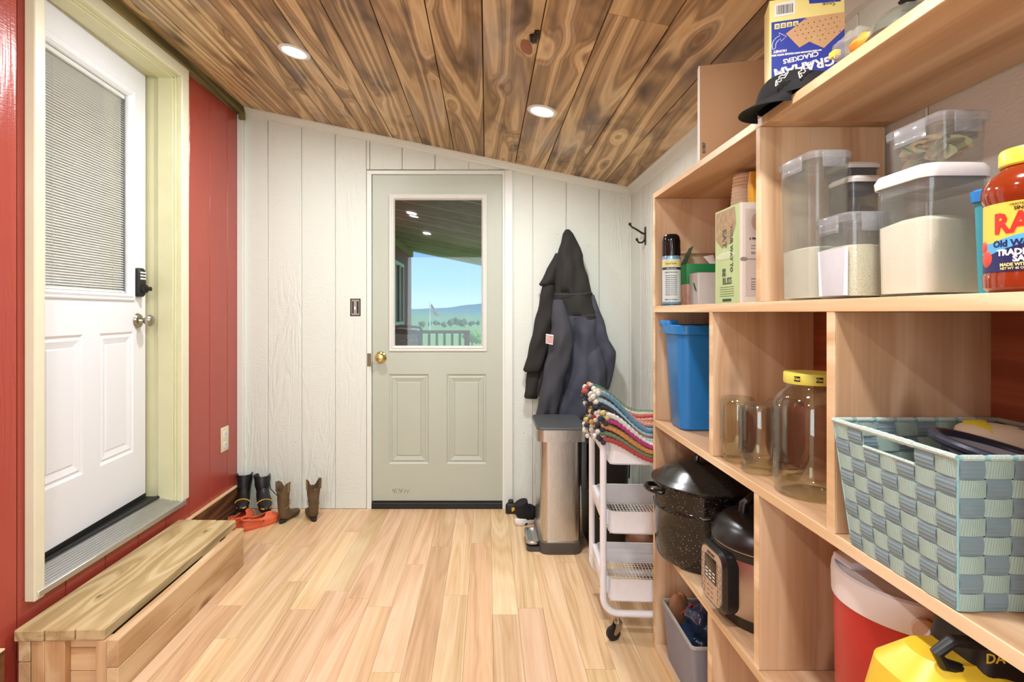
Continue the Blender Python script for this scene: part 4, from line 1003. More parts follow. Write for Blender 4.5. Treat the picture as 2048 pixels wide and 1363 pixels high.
for j in range(7):
    x_ = -.060+.028*j/6; s_ = math.sqrt(max(0, 1-(x_/.070)**2))*1.02+.01
    rings.append([tuple(R @ Vector((x_+.006*math.cos(2*PI*i/24*2), .036*s_*math.cos(2*PI*i/24), .028*s_*math.sin(2*PI*i/24)))+Vector((0, 0, .030))) for i in range(24)])
yb.loft(rings, cap=False); yb.build('yellow_band', plain('band_yellow', 'cdbb2a', .5, noise=.15, nscale=60), t, W=False)
ds = MB(); rd = random.Random(3)
for i in range(70):
    x_ = rd.uniform(-.028, .06); a = rd.uniform(-2.9, .4)+PI/2; s_ = math.sqrt(max(0, 1-(x_/.070)**2))*1.035
    p0 = Vector((x_, .036*s_*math.cos(a), .028*s_*math.sin(a))); p1 = Vector((x_+.009, .036*s_*math.cos(a+.02), .028*s_*math.sin(a+.02)))*1.0
    ds.tube([tuple(R @ p0+Vector((0, 0, .030))), tuple(R @ p1+Vector((0, 0, .030)))], .0006, n=3)
o = ds.build('black_dashes', m_black, t, W=False, smooth=False); o['kind'] = 'stuff'

# ================================================================ bottom row
Z3 = .4142
m_gran = speckle('speckled_enamel', '141310', 'c8c8c2', 150, .10, .12)
m_granl = speckle('lid_enamel', '2b2b25', '8f9080', 150, .07, .24)
t = thing('stock_pot', 'big black speckled enamel stock pot with domed lid and loop handle', 'pot', (.722, 1.815, Z3))
MB().lathe([(.001, .0006), (.135, .0006), (.150, .006), (.158, .022), (.160, .10), (.162, .165), (.1655, .170), (.1655, .178), (.162, .183), (.164, .240), (.170, .246), (.168, .250), (.160, .250)], n=64).build('body', m_gran, t, W=False)
MB().lathe([(.166, .250), (.1715, .252), (.1715, .256), (.160, .262), (.150, .268), (.120, .292), (.080, .308), (.040, .316), (.001, .318)], n=64).build('lid', m_granl, t, W=False)
MB().tube([(-.030, 0, .310), (-.028, 0, .330), (-.012, 0, .342), (.012, 0, .342), (.028, 0, .330), (.030, 0, .310)], .008, n=10).build('lid_handle', m_blackg, t, W=False)
def loop(sg):
    pts = []
    for i in range(11):
        a = PI*i/10; pts.append((sg*(.158+.036*math.sin(a)), -.045*math.cos(a)-.0, .225+.004*math.sin(a)))
    return pts
# turned a little towards the camera
for sg in (-1, 1):
    if sg == 1: pts = [(.158-.5*0, y_, z_) for (x_, y_, z_) in loop(1)]
    MBh = MB().tube([(p[0] if sg == -1 else p[0]-.03, p[1], p[2]) for p in loop(sg)], .0085, n=10); 
    MBh.build('side_handle', m_blackg, t, W=False)
t = thing('pressure_cooker', 'round electric pressure cooker with steel sides, black lid and control panel', 'pressure cooker', (.750, 1.462, Z3))
m_kb = plain('cooker_black', '171616', .3, noise=.05)
MB().lathe([(.001, .0005), (.118, .0005), (.124, .008), (.132, .034), (.134, .036)], n=60).build('base', m_kb, t, W=False)
MB().lathe([(.134, .035), (.137, .04), (.137, .176), (.135, .180)], n=60).build('steel_body', m_steelc, t, W=False)
MB().lathe([(.134, .178), (.141, .180), (.141, .196), (.138, .198), (.138, .202), (.142, .204), (.142, .214), (.138, .222), (.128, .240), (.110, .256), (.080, .264), (.001, .266)], n=60).build('lid', m_kb, t, W=False)
MB().lathe([(.137, .1985), (.1385, .1985), (.1385, .2012), (.137, .2012)], n=60, cap=False).build('lid_ring', m_nickel, t, W=False)
MB().tube([(-.055, .030, .255), (-.052, .03, .285), (-.025, .03, .305), (.025, .03, .305), (.052, .03, .285), (.055, .03, .255)], .013, n=12).build('lid_handle', m_kb, t, W=False)
MB().rr([(-.055, .055, -.085, -.02, .258), (-.045, .045, -.078, -.026, .270)], .02).build('steam_valve_cover', plain('valve_brown', '4c3d30', .3), t, W=False)
# control panel facing the room
PA = math.radians(180+3); nrm = Vector((math.cos(PA), math.sin(PA), 0)); tg = Vector((-nrm.y, nrm.x, 0))
def pp(mb): mb.v = [tuple(nrm*(p[2])+tg*p[0]+Vector((0, 0, p[1]))) for p in mb.v]; return mb
pp(MB().rr([(-.070, .070, .030, .188, .115), (-.070, .070, .030, .188, .146), (-.062, .062, .037, .181, .155)], .032, n=6)).build('panel_bezel', m_kb, t, W=False)
pf = pp(MB().rr([(-.056, .056, .042, .176, .1545), (-.056, .056, .042, .176, .157)], .026, n=6)).build('panel_face', plain('panel_champagne', 'b8a088', .35, metal=.3), t, W=False)
pp(MB().box(-.032, .030, .094, .158, .157, .1585)).build('display', plain('display_dark', '2a1d14', .15), pf, W=False, bevel=.0005)
text('lettering', 'INSTANT', .010, m_black, pf, nrm*.1575+Vector((0, 0, .1625)), tg, (0, 0, 1), bold=.0002, W=False)
for i in range(3):
    for j in range(3): pp(MB().box(-.028+.02*j, -.016+.02*j, .101+.009*i, .104+.009*i, .1585, .1589)).build('display_mark', m_white, pf, W=False, smooth=False)
for sgn in (-1, 1):
    for i in range(5):
        z_ = .052+.0215*i; x_ = sgn*.044
        pp(MB().tube([(x_-.008, z_, .1573), (x_+.008, z_, .1573), (x_+.008, z_+.014, .1573), (x_-.008, z_+.014, .1573), (x_-.008, z_, .1573)], .0005, n=4)).build('button_outline', m_grey, pf, W=False)
for i in range(3):
    for j in range(2):
        x_ = -.015+.02*j; z_ = .052+.013*i
        pp(MB().box(x_-.006, x_+.006, z_, z_+.002, .157, .1574)).build('button_mark', m_grey, pf, W=False, smooth=False)
# red drink cooler
t = thing('drink_cooler', 'round red drink cooler with white lid and handle, near bottom cubby', 'drink cooler', (.757, .972, Z3))
m_redc = plain('cooler_red', 'b3201f', .35, noise=.04); m_cwht = plain('cooler_white', 'd6d0cc', .4, noise=.04)
MB().lathe([(.001, .0005), (.112, .0005), (.118, .01), (.122, .28), (.122, .288)], n=56).build('body', m_redc, t, W=False)
MB().lathe([(.122, .287), (.1255, .289), (.1265, .325), (.125, .338), (.120, .341), (.117, .336), (.112, .334), (.090, .338), (.001, .338)], n=56).build('lid', m_cwht, t, W=False)
MB().box(-.10, .02, .02, .075, .336, .352).build('spout_cap', m_cwht, t, W=False, bevel=.006)
hp = [(-.052, -.1265, .335), (-.05, -.130, .31)]
mh_ = MB(); mh_.lathe([(.001, 0), (.017, 0), (.019, .004), (.018, .012), (.001, .014)], n=24)
an = math.radians(238); n_ = Vector((math.cos(an), math.sin(an), 0)); t_ = Vector((-n_.y, n_.x, 0))
mh_.v = [tuple(n_*(.124+p[2])+t_*p[0]+Vector((0, 0, .305+p[1]))) for p in mh_.v]; mh_.build('handle_pivot', plain('pivot_beige', 'c9a893', .4), t, W=False)
mh_ = MB(); pts = []
for i in range(13):
    a = an+PI*i/12; sag = -.10*math.sin(PI*i/12); pts.append((.139*math.cos(a), .139*math.sin(a) if i not in (6,) else .139*math.sin(a), .305+sag*0.9))
mh_.tube(pts, .008, n=8); mh_.build('carry_handle', m_cwht, t, W=False)
# yellow-black tool
t = thing('yellow_tool', 'yellow and black power tool body with looped hose, bottom right cubby', 'power tool', (.650, .768, Z3))
m_ty = plain('tool_yellow', 'e3bf33', .4); m_tb = plain('tool_black', '141414', .45)
MB().rr([(-.095, .085, -.060, .060, .001, .02), (-.105, .092, -.066, .064, .06, .03), (-.105, .092, -.066, .064, .22, .035), (-.090, .080, -.055, .055, .305, .04), (-.055, .045, -.035, .035, .332, .03)], .03, n=6).build('body', m_ty, t, W=False)
MB().rr([(.0, .085, -.04, .045, .300, .015), (.0, .10, -.045, .05, .335, .02), (.01, .11, -.045, .05, .372, .02)], .02).build('motor_head', m_tb, t, W=False)
MB().tube([(-.015, -.03, .325), (-.040, -.035, .335), (-.050, -.035, .350), (-.030, -.035, .366), (.012, -.035, .362)], .008, n=10).build('hose_loop', m_tb, t, W=False)
MB().box(-.108, -.104, -.045, -.015, .18, .20).build('black_badge', m_tb, t, W=False, bevel=.001)
text('lettering', 'DA', .018, m_ty, t, (.018, -.0462, .343), bold=.0004, W=False)
# grey fabric bin with bags
t = thing('fabric_bin', 'grey fabric storage bin on the bottom shelf below the stock pot', 'bin', (.745, 1.772, .0195))
m_fb = plain('grey_fabric', '85858c', .8, noise=.06, nscale=50, bump=.4, bscale=700)
mb = MB(); mb.rr([(-.115, .12, -.110, .15, .0005, .02), (-.128, .13, -.120, .165, .188, .012), (-.124, .126, -.116, .161, .188, .012), (-.112, .116, -.106, .146, .006, .02)], .02, cap=False); mb.build('walls', m_fb, t, W=False)
mb = MB(); mb.rr([(-.129, .131, -.121, .166, .184, .012), (-.1295, .1315, -.1215, .1665, .192, .012), (-.123, .125, -.115, .160, .192, .012), (-.123, .125, -.115, .160, .184, .012)], .012, cap=False); mb.build('hem', plain('hem_pale', 'a8a8a2', .8), t, W=False)
MB().box(-.11, .115, -.105, .145, .001, .006).build('base', m_fb, t, W=False)
lump('plastic_bag', 'crumpled glossy dark blue plastic bag in the grey fabric bin', 'bag', (.715, 1.80, .085), (.072, .085, .092), plain('bag_navy', '26364f', .15, noise=.4, nscale=25, coat=.4), 11, .32, nu=56, nv=36)
lump('brown_bag', 'brown leather bag at the back of the grey fabric bin', 'bag', (.665, 1.905, .10), (.040, .022, .075), plain('bag_brown', '9a6a45', .6, noise=.1), 12, .15)
lump('yellow_cloth', 'folded yellow-green cloth at the front of the grey fabric bin', 'cloth', (.700, 1.682, .075), (.050, .024, .06), plain('cloth_olive', 'a59a58', .85, noise=.25, nscale=30), 13, .25)
t = thing('black_hose', 'coil of ribbed black hose in the right of the grey fabric bin', 'hose', (.815, 1.700, .08))
for i in range(6): MB().tube([(.028*math.cos(a*PI/10), .028*math.sin(a*PI/10), .012+.014*i) for a in range(21)], .007, n=8).build('hose_turn', m_tb, t, W=False)
MB().tube([(.66, 1.86, .20), (.69, 1.85, .238), (.715, 1.84, .225), (.73, 1.86, .245), (.75, 1.85, .225)], .004, n=6).build('red_drawstring', plain('string_red', 'a8362a', .5), None)
o = D.objects['red_drawstring']; setp(o, 'thin red drawstring looped over the dark blue bag', 'drawstring')
# ================================================================ utility cart
ct = thing('utility_cart', 'white three-tier metal rolling cart between the shelving and the jacket wall', 'cart', (.436, 2.055, 0), rz=math.radians(-3.5))
def cart(): pass
LC, WC = .405, .325     # length along local x, depth along local y
for j, yy in enumerate((0, WC)):
    pts = [(0, yy, .775), (0, yy, .75), (0, yy, .155)]
    for i in range(1, 8): a = PI/2*i/8; pts.append((.058-.058*math.cos(a), yy, .155-.058*math.sin(a)))
    pts += [(.058, yy, .097), (LC-.058, yy, .097)]
    for i in range(1, 8): a = PI/2*i/8; pts.append((LC-.058+.058*math.sin(a), yy, .155-.058*math.cos(a)))
    pts += [(LC, yy, .155), (LC, yy, .775)]
    MB().tube(pts, .0125, n=12).build('frame_tube', m_wht, ct, W=False)
def tray(zb, zt):
    x0, x1, y0, y1 = .020, LC-.020, -.004, WC+.004
    mb = MB(); mb.rr([(x0+.006, x1-.006, y0+.006, y1-.006, zb, .02), (x0+.001, x1-.001, y0+.001, y1-.001, zb+.006, .024), (x0, x1, y0, y1, zt-.003, .026), (x0-.002, x1+.002, y0-.002, y1+.002, zt, .028), (x0+.002, x1-.002, y0+.002, y1-.002, zt, .025), (x0+.003, x1-.003, y0+.003, y1-.003, zb+.006, .022)], .025, cap=False, n=5)
    tr = mb.build('tray', m_wht, ct, W=False)
    gm = MB()   # wire mesh floor
    n = 26
    for i in range(n+1):
        xx = x0+.006+(x1-x0-.012)*i/n; gm.box(xx-.0012, xx+.0012, y0+.004, y1-.004, zb+.002, zb+.0035)
    for i in range(17):
        yy = y0+.006+(y1-y0-.012)*i/16; gm.box(x0+.004, x1-.004, yy-.0012, yy+.0012, zb+.0025, zb+.0038)
    mo = gm.build('mesh_floor', plain('mesh_white', 'd8d6cf', .4), tr, W=False, smooth=False); mo['kind'] = 'stuff'
    for xx in (0, LC):
        s_ = 1 if xx == 0 else -1
        MB().box(min(xx, xx+s_*.022), max(xx, xx+s_*.022), .012, WC-.012, zt-.055, zt).build('side_plate', m_wht, tr, W=False, bevel=.002)
        for yy in (0, WC): MB().ell((xx-s_*.0125, yy, zt-.03), (.003, .003, .003), 8, 6).build('screw', m_nickel, tr, W=False)
for zb, zt in ((.650, .740), (.392, .478), (.140, .226)): tray(zb, zt)
def caster(x, y, rot):
    M = Matrix.Translation((x, y, 0)) @ Matrix.Rotation(rot, 4, 'Z')
    a = MB(); a.M = M; a.tube([(0, 0, .087), (0, 0, .055)], .006, n=8); a.lathe([(.013, .072), (.015, .062), (.008, .056)], n=14)
    fk = [(-.012, 0, .066), (.012, 0, .066), (.026, 0, .030), (.018, 0, .022), (-.006, 0, .040)]
    a.prism([(p[0], -.014, p[2]) for p in fk], (0, .002, 0)); a.prism([(p[0], .012, p[2]) for p in fk], (0, .002, 0))
    c = a.build('caster', m_nickel, ct, W=False)
    wv = MB(); wv.lathe([(.001, -.009), (.018, -.009), (.0265, -.007), (.0265, .007), (.018, .009), (.001, .009)], n=24)
    wv.v = [(p[0]+.020, p[2], p[1]+.0270) for p in wv.v]; wv.v = [tuple(M @ Vector(p)) for p in wv.v]; wv.build('wheel', m_black, c, W=False)
caster(.055, 0, math.radians(200)); caster(LC-.055, 0, math.radians(170)); caster(.055, WC, math.radians(20)); caster(LC-.055, WC, 0)
# rag rug folded on the cart
rg = thing('rag_rug', 'folded multicoloured braided rag rug heaped on the top tier of the white cart', 'rug', (.44, 2.06, .742))
RUGC = ['b3ae9c', 'cbc6b4', '33363e', '5f889c', '9db8c2', 'a83a72', 'ad4540', 'bd8548', '83864a', '43655a', 'c4b570', 'b9867c', '45405a', 'cfcdc4', '6d7d5f', 'a56a46']
rmats = [plain('rag_'+c, c, .9, noise=.55, nscale=170, bump=.9, bscale=260) for c in RUGC]
rr_ = random.Random(21)
# cross-section rows of strands: layers i (height) x strand j (across y)
def strand(path, r, mat, seed):
    rs_ = random.Random(seed); ph = rs_.uniform(0, 6)
    n = 84; pts = []; rad = []
    for i in range(n+1):
        t_ = i/n; p = path(t_); pts.append(p); rad.append(r*(.94+.16*math.sin(i*2.3+ph)))
    MB().tube(pts, rad, n=7).build('braided_strand', mat, rg, W=False, ang=80)
order = [[6, 4, 9, 8, 7, 14, 2, 0], [14, 5, 7, 7, 8, 9, 1, 3], [7, 0, 3, 13, 10, 14, 4, 6], [5, 4, 3, 2, 8, 15, 0, 12], [13, 15, 6, 9, 1, 14, 8, 2], [2, 3, 10, 4, 13, 9, 8, 7], [4, 1, 10, 8, 9, 2, 15, 0], [3, 11, 15, 11, 6, 0, 14, 9]]
for L_ in range(8):
    for j in range(8):
        yo = (-.012 if j == 0 else .004)+.029*j+rr_.uniform(-.003, .003)
        if L_ >= 5: yo = .030+.0295*j
        zr = -.060+.0158*L_+(.006 if j else -.012)
        zl = .008+.0232*L_
        xs0 = -.035+.008*abs(j-3)-.012*math.sin(L_*1.3)
        def path(t_, yo=yo, zr=zr, zl=zl, xs0=xs0, L_=L_, j=j):
            x_ = xs0+(.43-xs0)*t_
            k_ = max(0, 1-t_*2.3); k_ = k_*k_*(3-2*k_)
            z_ = zr+(zl-zr)*k_+.005*math.sin(6*t_+j)-.012*math.sin(PI*min(1, t_*1.1))*(L_ > 3)
            return (x_, yo-.022+.05*(1-k_)*(0 if L_ < 5 else .15)+.006*math.sin(5*t_+L_), z_+.006*(1-k_)*j*.5)
        strand(path, .0098, rmats[order[L_][j]], L_*10+j)
        # end knot
        p = path(0)
        kb = MB(); ang_ = rr_.uniform(0, 6)
        for q_ in range(3): kb.ell((p[0]-.006*q_+rr_.uniform(-.008, .004), p[1]+.009*math.cos(ang_+q_*2.1), p[2]+.011*math.sin(ang_+q_*2.1)), (.0100, .009, .0098), 10, 7)
        kb.build('end_knot', rmats[rr_.choice([0, 1, 2, 6, 7, 13, 0, 2, 10, 3])], rg, W=False)
# ================================================================ step can
tc_ = thing('step_trash_can', 'tall brushed steel rectangular step trash can with dark lid, below the jackets', 'trash can', (.375, 2.955, 0))
m_base_g = plain('can_base_grey', '4a4744', .4)
X0, X1, Y0, Y1 = .268, .484, 2.765, 3.125
MB().rr([(X0+.002, X1-.002, Y0+.002, Y1, .0006, .05), (X0, X1, Y0, Y1, .004, .05), (X0, X1, Y0, Y1, .058, .05), (X0+.004, X1-.004, Y0+.004, Y1-.004, .062, .048)], .05, n=8).build('base', m_base_g, tc_)
MB().rr([(X0+.001, X1-.001, Y0+.001, Y1-.001, .060, .05), (X0+.001, X1-.001, Y0+.001, Y1-.001, .0635, .05)], .05, n=8).build('base_ring', m_nickel, tc_)
MB().rr([(X0+.006, X1-.006, Y0+.006, Y1-.006, .062, .045), (X0+.006, X1-.006, Y0+.006, Y1-.006, .59, .045)], .045, n=8).build('steel_body', m_steel, tc_)
MB().rr([(X0-.014, X1+.026, Y0-.006, Y1+.006, .568, .045), (X0-.014, X1+.026, Y0-.006, Y1+.006, .628, .045)], .045, n=8).build('lid_band', m_steel, tc_)
MB().rr([(X0-.0145, X1+.0265, Y0-.0065, Y1+.0065, .627, .045), (X0-.015, X1+.027, Y0-.007, Y1+.007, .632, .045), (X0-.010, X1+.022, Y0-.002, Y1+.002, .640, .04), (X0+.01, X1, Y0+.02, Y1-.02, .642, .03)], .045, n=8).build('lid', m_lid, tc_)
MB().box(X1-.004, X1+.022, Y0+.01, Y1-.01, .33, .57).build('bag_bucket_side', m_grey, tc_, bevel=.006)
# side pedal
pd = MB(); pd.rr([(.206, X0+.02, 2.80, 2.985, .004, .022), (.206, X0+.02, 2.80, 2.985, .026, .022)], .022); pd.build('pedal_housing', m_grey, tc_)
pd = MB(); pd.rr([(.203, X0+.004, 2.796, 2.99, .040, .028), (.201, X0+.004, 2.794, 2.992, .050, .03), (.203, X0+.004, 2.796, 2.99, .054, .028), (.214, X0+.002, 2.807, 2.98, .054, .02), (.214, X0+.002, 2.807, 2.98, .047, .02)], .028, n=6); pd.build('pedal_rim', m_steel, tc_)
MB().box(.215, .238, 2.815, 2.97, .044, .049).build('pedal_tread', plain('tread_grey_green', '6d756a', .5), tc_, bevel=.002)
# dark things between can and cart
t = thing('black_crate', 'black plastic hamper standing between the steel can and the white cart', 'hamper', (.625, 2.93, 0))
MB().rr([(.535, .72, 2.82, 3.10, .001, .03), (.522, .735, 2.80, 3.12, .53, .035), (.515, .745, 2.79, 3.13, .55, .035), (.525, .725, 2.81, 3.11, .55, .03), (.53, .72, 2.82, 3.10, .50, .03)], .03).build('body', m_tb, t)
MB().tube([(.745, 2.95, .545), (.765, 2.95, .52), (.768, 2.95, .42), (.765, 2.95, .33)], .004, n=6).build('cord', m_tb, t)
lump('leather_bag', 'reddish brown rumpled bag on the floor behind the white cart', 'bag', (.78, 2.62, 0), (.11, .14, .135), plain('leaf_brown', '6e4326', .6, noise=.45, nscale=14), 31, .3, nu=40, nv=24)
lump('olive_bag', 'dark olive rumpled cloth on the floor in the corner behind the cart', 'cloth', (.70, 3.26, 0), (.10, .09, .20), plain('olive_cloth', '4b4930', .8, noise=.3), 32, .25)
# ================================================================ footwear
def outline_plate(mb, pts, z0, z1, s0=1, s1=1):
    cx = sum(p[0] for p in pts)/len(pts); cy = sum(p[1] for p in pts)/len(pts)
    mb.loft([[(cx+(p[0]-cx)*s0, cy+(p[1]-cy)*s0, z0) for p in pts], [(cx+(p[0]-cx)*s1, cy+(p[1]-cy)*s1, z1) for p in pts]])
    return mb
def sole_pts(Ln, wh, wt, x0=-.05, n=28):
    out = []
    for i in range(n):
        a = 2*PI*i/n; c, s = math.cos(a), math.sin(a); x = x0+Ln/2+Ln/2*c
        u = (x-x0)/Ln; w_ = wh+(wt-wh)*(u*u*(3-2*u))
        w_ *= 1-.18*math.exp(-((u-.42)/.13)**2)
        out.append((x, w_*math.copysign(abs(s)**.8, s), 0))
    return out
def rings_path(R, n=24, top=None):
    out = []
    for c, u, ru, rv in R:
        u = Vector(u).normalized(); v = Vector((0, 1, 0))
        out.append([tuple(Vector(c)+u*ru*math.cos(2*PI*i/n)+v*rv*math.sin(2*PI*i/n)) for i in range(n)])
    return out
def boot(name, label, loc, rz, h, mats, cowboy=True, scale=1, lean=0, parts=None, group=None):
    t = thing(name, label, 'boot', loc, group, rz=rz); m_up, m_sole, m_extra = mats
    S = scale
    R = [((-.012, 0, h), (1, 0, 0), .052, .050), ((-.010, 0, h*.85), (1, 0, 0), .050, .048), ((-.006, 0, h*.65), (1, 0, 0), .046, .043), ((-.004, 0, h*.48), (1, 0, .05), .043, .038),
         ((-.002, 0, .092), (1, 0, .25), .045, .036), ((.004, 0, .064), (.8, 0, .55), .054, .037), ((.030, 0, .048), (.45, 0, .85), .046, .038), ((.075, 0, .036), (.15, 0, 1), .030, .042),
         ((.120, 0, .030), (0, 0, 1), .023, .042), ((.160, 0, .026), (0, 0, 1), .018, .032), ((.185, 0, .024), (0, 0, 1), .012, .018), ((.195, 0, .022), (0, 0, 1), .004, .006)]
    rg_ = rings_path([((c[0]*S+lean*(c[2]/h)**2*.04, c[1], c[2]*(1 if c[2] > .1 else S)), u, a*S, b*S) for c, u, a, b in R])
    n = 24
    if cowboy:   # V notch front and back
        rg_[0] = [(p[0], p[1], p[2]-.048*abs(math.cos(2*PI*i/n))**4+.012*abs(math.sin(2*PI*i/n))) for i, p in enumerate(rg_[0])]
    inner = [[(c[0]+(p[0]-c[0])*.90, c[1]+(p[1]-c[1])*.90, p[2]-.002) for p in r_] for r_, c in ((rg_[k_], Vector((sum(q[0] for q in rg_[k_])/n, 0, 0))) for k_ in (0, 1, 2, 3))][::-1]
    mb = MB(); mb.loft(inner+rg_, cap=True)
    rw = random.Random(int(loc[0]*1000)); a1 = rw.uniform(0, 6)
    mb.v = [(p[0]+.0022*math.sin(p[2]*140+a1)*(1 if .07 < p[2] < h*.8 else .3), p[1]+.0022*math.sin(p[2]*120+p[0]*60+a1), p[2]) for p in mb.v]
    up = mb.build('upper', m_up, t, W=False, ang=70)
    sp = sole_pts(.245*S, .030*S, .043*S, -.052*S)
    outline_plate(MB(), [(p[0], p[1], 0) for p in sp if True], .012, .022, 1, 1).build('sole', m_sole, t, W=False, bevel=.002)
    hs = [p for p in sp if p[0] < .010*S]
    outline_plate(MB(), hs, .0006, .0215 if cowboy else .014, .9, 1).build('heel', m_sole, t, W=False, bevel=.001)
    if not cowboy: outline_plate(MB(), sp, .0006, .013, .97, 1).build('tread', m_sole, t, W=False)
    if cowboy:
        for sg in (-1, 1):
            mb = MB(); mb.tube([(-.020, sg*.049*S, h*.80), (-.020, sg*.051*S, h+.010), (-.004, sg*.051*S, h+.010), (-.004, sg*.049*S, h*.80)], .0035, n=6); mb.build('pull_strap', m_extra, up, W=False)
        MB().tube([tuple(Vector((.006*S+.047*S*math.cos(a), .041*S*math.sin(a), .10+.020*math.cos(a)))) for a in [2*PI*i/20 for i in range(21)]], .002, n=5).build('welt_seam', m_extra, up, W=False)
    else:
        mb = MB(); yel = []
        for p in sp: yel.append(p)
        outline_plate(mb, [(p[0], p[1], 0) for p in sp], .020, .027, 1.0, .98); mb.build('yellow_band', m_extra, t, W=False)
        # toe cap yellow rim arc
        MB().tube([(.110*S, .046*S*math.sin(a), .026+.030*S*math.cos(a)) for a in [-1.3+2.6*i/14 for i in range(15)]], .003, n=7).build('toe_stripe', m_extra, t, W=False)
    return t
m_lth = plain('tan_leather', '5f4b31', .7, noise=.5, nscale=25, bump=.5, bscale=120); m_lths = plain('boot_sole_dark', '241f18', .6); m_lthx = plain('tan_leather_edge', '8a7048', .7)
boot('cowboy_boot', 'worn brown cowboy boot, left of the pair, toe towards its mate', (-1.180, 3.205, 0), math.radians(78), .225, (m_lth, m_lths, m_lthx), scale=.80)
boot('cowboy_boot', 'worn brown cowboy boot, right of the pair, seen with toe pointing left', (-1.018, 3.235, 0), math.radians(118), .232, (m_lth, m_lths, m_lthx), scale=.80)
m_rub = plain('rubber_boot', '131313', .45, noise=.15, bump=.3, bscale=60); m_by = plain('boot_yellow', 'd9ab2e', .4)
boot('rubber_boot', 'black rubber work boot with yellow toe stripe, in the corner by the red wall', (-1.478, 3.355, .060), math.radians(-72), .170, (m_rub, m_tb, m_by), cowboy=False, scale=.92, lean=-.5)
boot('rubber_boot', 'black rubber work boot with yellow toe stripe, nearer the white wall', (-1.365, 3.355, .056), math.radians(-62), .165, (m_rub, m_tb, m_by), cowboy=False, scale=.98, lean=-.6)
MB().tube([(-1.318, 3.33, .20), (-1.305, 3.33, .15), (-1.27, 3.32, .12), (-1.22, 3.31, .085), (-1.19, 3.30, .07)], .003, n=6).build('boot_lace', m_tb, None)
setp(D.objects['boot_lace'], 'thin black lace trailing from the boots across the white wall', 'lace')
m_org = plain('clog_orange', 'd9643e', .5, noise=.05)
def clog(label, loc, rz, sc1=1):
    t = thing('foam_clog', label, 'clog', loc, rz=rz); n = 40; t.scale = (sc1,)*3
    sp = sole_pts(.27, .040, .052, -.12, n)
    def ring(sc1, z, f=None):
        out = []
        for p in sp:
            x, y = p[0]*sc1, p[1]*sc1
            out.append(f(x, y, z) if f else (x, y, z))
        return out
    def sst(x, a, b): q_ = max(0, min(1, (x-a)/(b-a))); return q_*q_*(3-2*q_)
    def top(k):
        def f(x, y, z):
            w_ = sst(x, .02, .065)
            yh = y*(1-.05*k); zh = .050+.004*k
            yt = y*(1-k*.25); zt = .050+.030*math.sin(min(1, k*.27)*PI/2)*1.0
            zt = .045+.042*(1-(1-min(1, k/4))**2)*(1-sst(x, .09, .155)*.55)
            xt = x-(x-.02)*k*.02
            return (x*(1-.02*k)*(1-w_)+xt*w_, yh*(1-w_)+yt*w_, zh*(1-w_)+zt*w_)
        return f
    R = [ring(.93, .001), ring(1.0, .010), ring(1.02, .024), ring(1.0, .027), ring(1.0, .034), ring(1.01, .044)]+[ring(1, 0, top(k)) for k in (0, 1, 2, 3, 3.9)]
    mb = MB(); mb.loft(R, cap=False)
    b0 = len(R)*n-n
    mb.build('shell', m_org, t, W=False, ang=60, solid=.004)
    ip = [(p[0]*.93, p[1]*.9, 0) for p in sp]; outline_plate(MB(), ip, .004, .018).build('footbed', plain('clog_inner', 'a23f22', .6), t, W=False)
    MB().tube([(.012, .049, .052), (-.03, .050, .066), (-.085, .040, .078), (-.118, .018, .080), (-.122, 0, .080), (-.118, -.018, .080), (-.085, -.040, .078), (-.03, -.050, .066), (.012, -.049, .052)], .006, n=8).build('heel_strap', m_org, t, W=False)
    for sg in (-1, 1): MB().ell((.010, sg*.054, .050), (.007, .003, .007), 12, 6).build('rivet', plain('rivet_grey', '4f4b47', .4), t, W=False)
    for i in range(9):
        a = -.9+.3*(i % 5)*1.5; x_ = .065+.022*(i//5)+.01*(i % 2)
        MB().ell((x_, .030*math.sin(a), .0815-.006*abs(math.sin(a))-.06*max(0, x_-.06)), (.004, .004, .0015), 8, 4).build('vent_hole', plain('vent_dark', '5a2313', .7), t, W=False)
    return t
clog('orange foam clog half hidden behind the end of the step bench', (-1.415, 3.165, 0), math.radians(82), .78)
clog('orange foam clog angled outward, closest to the cowboy boots', (-1.300, 3.135, 0), math.radians(50), .80)
# sneaker
t = thing('sneaker', 'black knit sneaker with thick white sole behind the steel can', 'shoe', (.245, 3.20, 0), rz=math.radians(38))
sp = sole_pts(.27, .040, .050, -.10)
outline_plate(MB(), sp, .0006, .028, .95, 1.04).build('midsole', m_white, t, W=False, bevel=.006)
outline_plate(MB(), [(p[0], p[1], 0) for p in sp if p[0] < .02], .026, .042, 1.05, .98).build('heel_foam', m_white, t, W=False, bevel=.004)
rg_ = rings_path([((-.060, 0, .128), (1, 0, .35), .042, .034), ((-.055, 0, .10), (1, 0, .2), .044, .036), ((-.045, 0, .070), (1, 0, .1), .052, .038), ((-.02, 0, .055), (.6, 0, .8), .060, .042), ((.04, 0, .045), (.2, 0, 1), .040, .046), ((.10, 0, .036), (0, 0, 1), .030, .045), ((.145, 0, .032), (0, 0, 1), .018, .028), ((.158, 0, .03), (0, 0, 1), .006, .008)])
MB().loft(rg_).build('upper', plain('sneaker_black', '17171a', .9, bump=.6, bscale=300), t, W=False, ang=70)
MB().box(-.07, -.05, -.0475, -.0455, .012, .021).build('sole_mark', m_tb, t, W=False)
t = thing('tape_measure', 'small yellow and black tape tool on the floor by the door jamb', 'tape measure', (.152, 3.345, 0))
MB().rr([(-.036, .036, -.018, .018, .001, .01), (-.036, .036, -.018, .018, .045, .012), (-.028, .028, -.015, .015, .060, .012)], .01).build('case', m_tb, t, W=False, bevel=.003)
MB().box(.0, .028, -.0195, .0195, .014, .040).build('yellow_face', plain('tape_yellow', 'd7a82c', .4), t, W=False, bevel=.002)
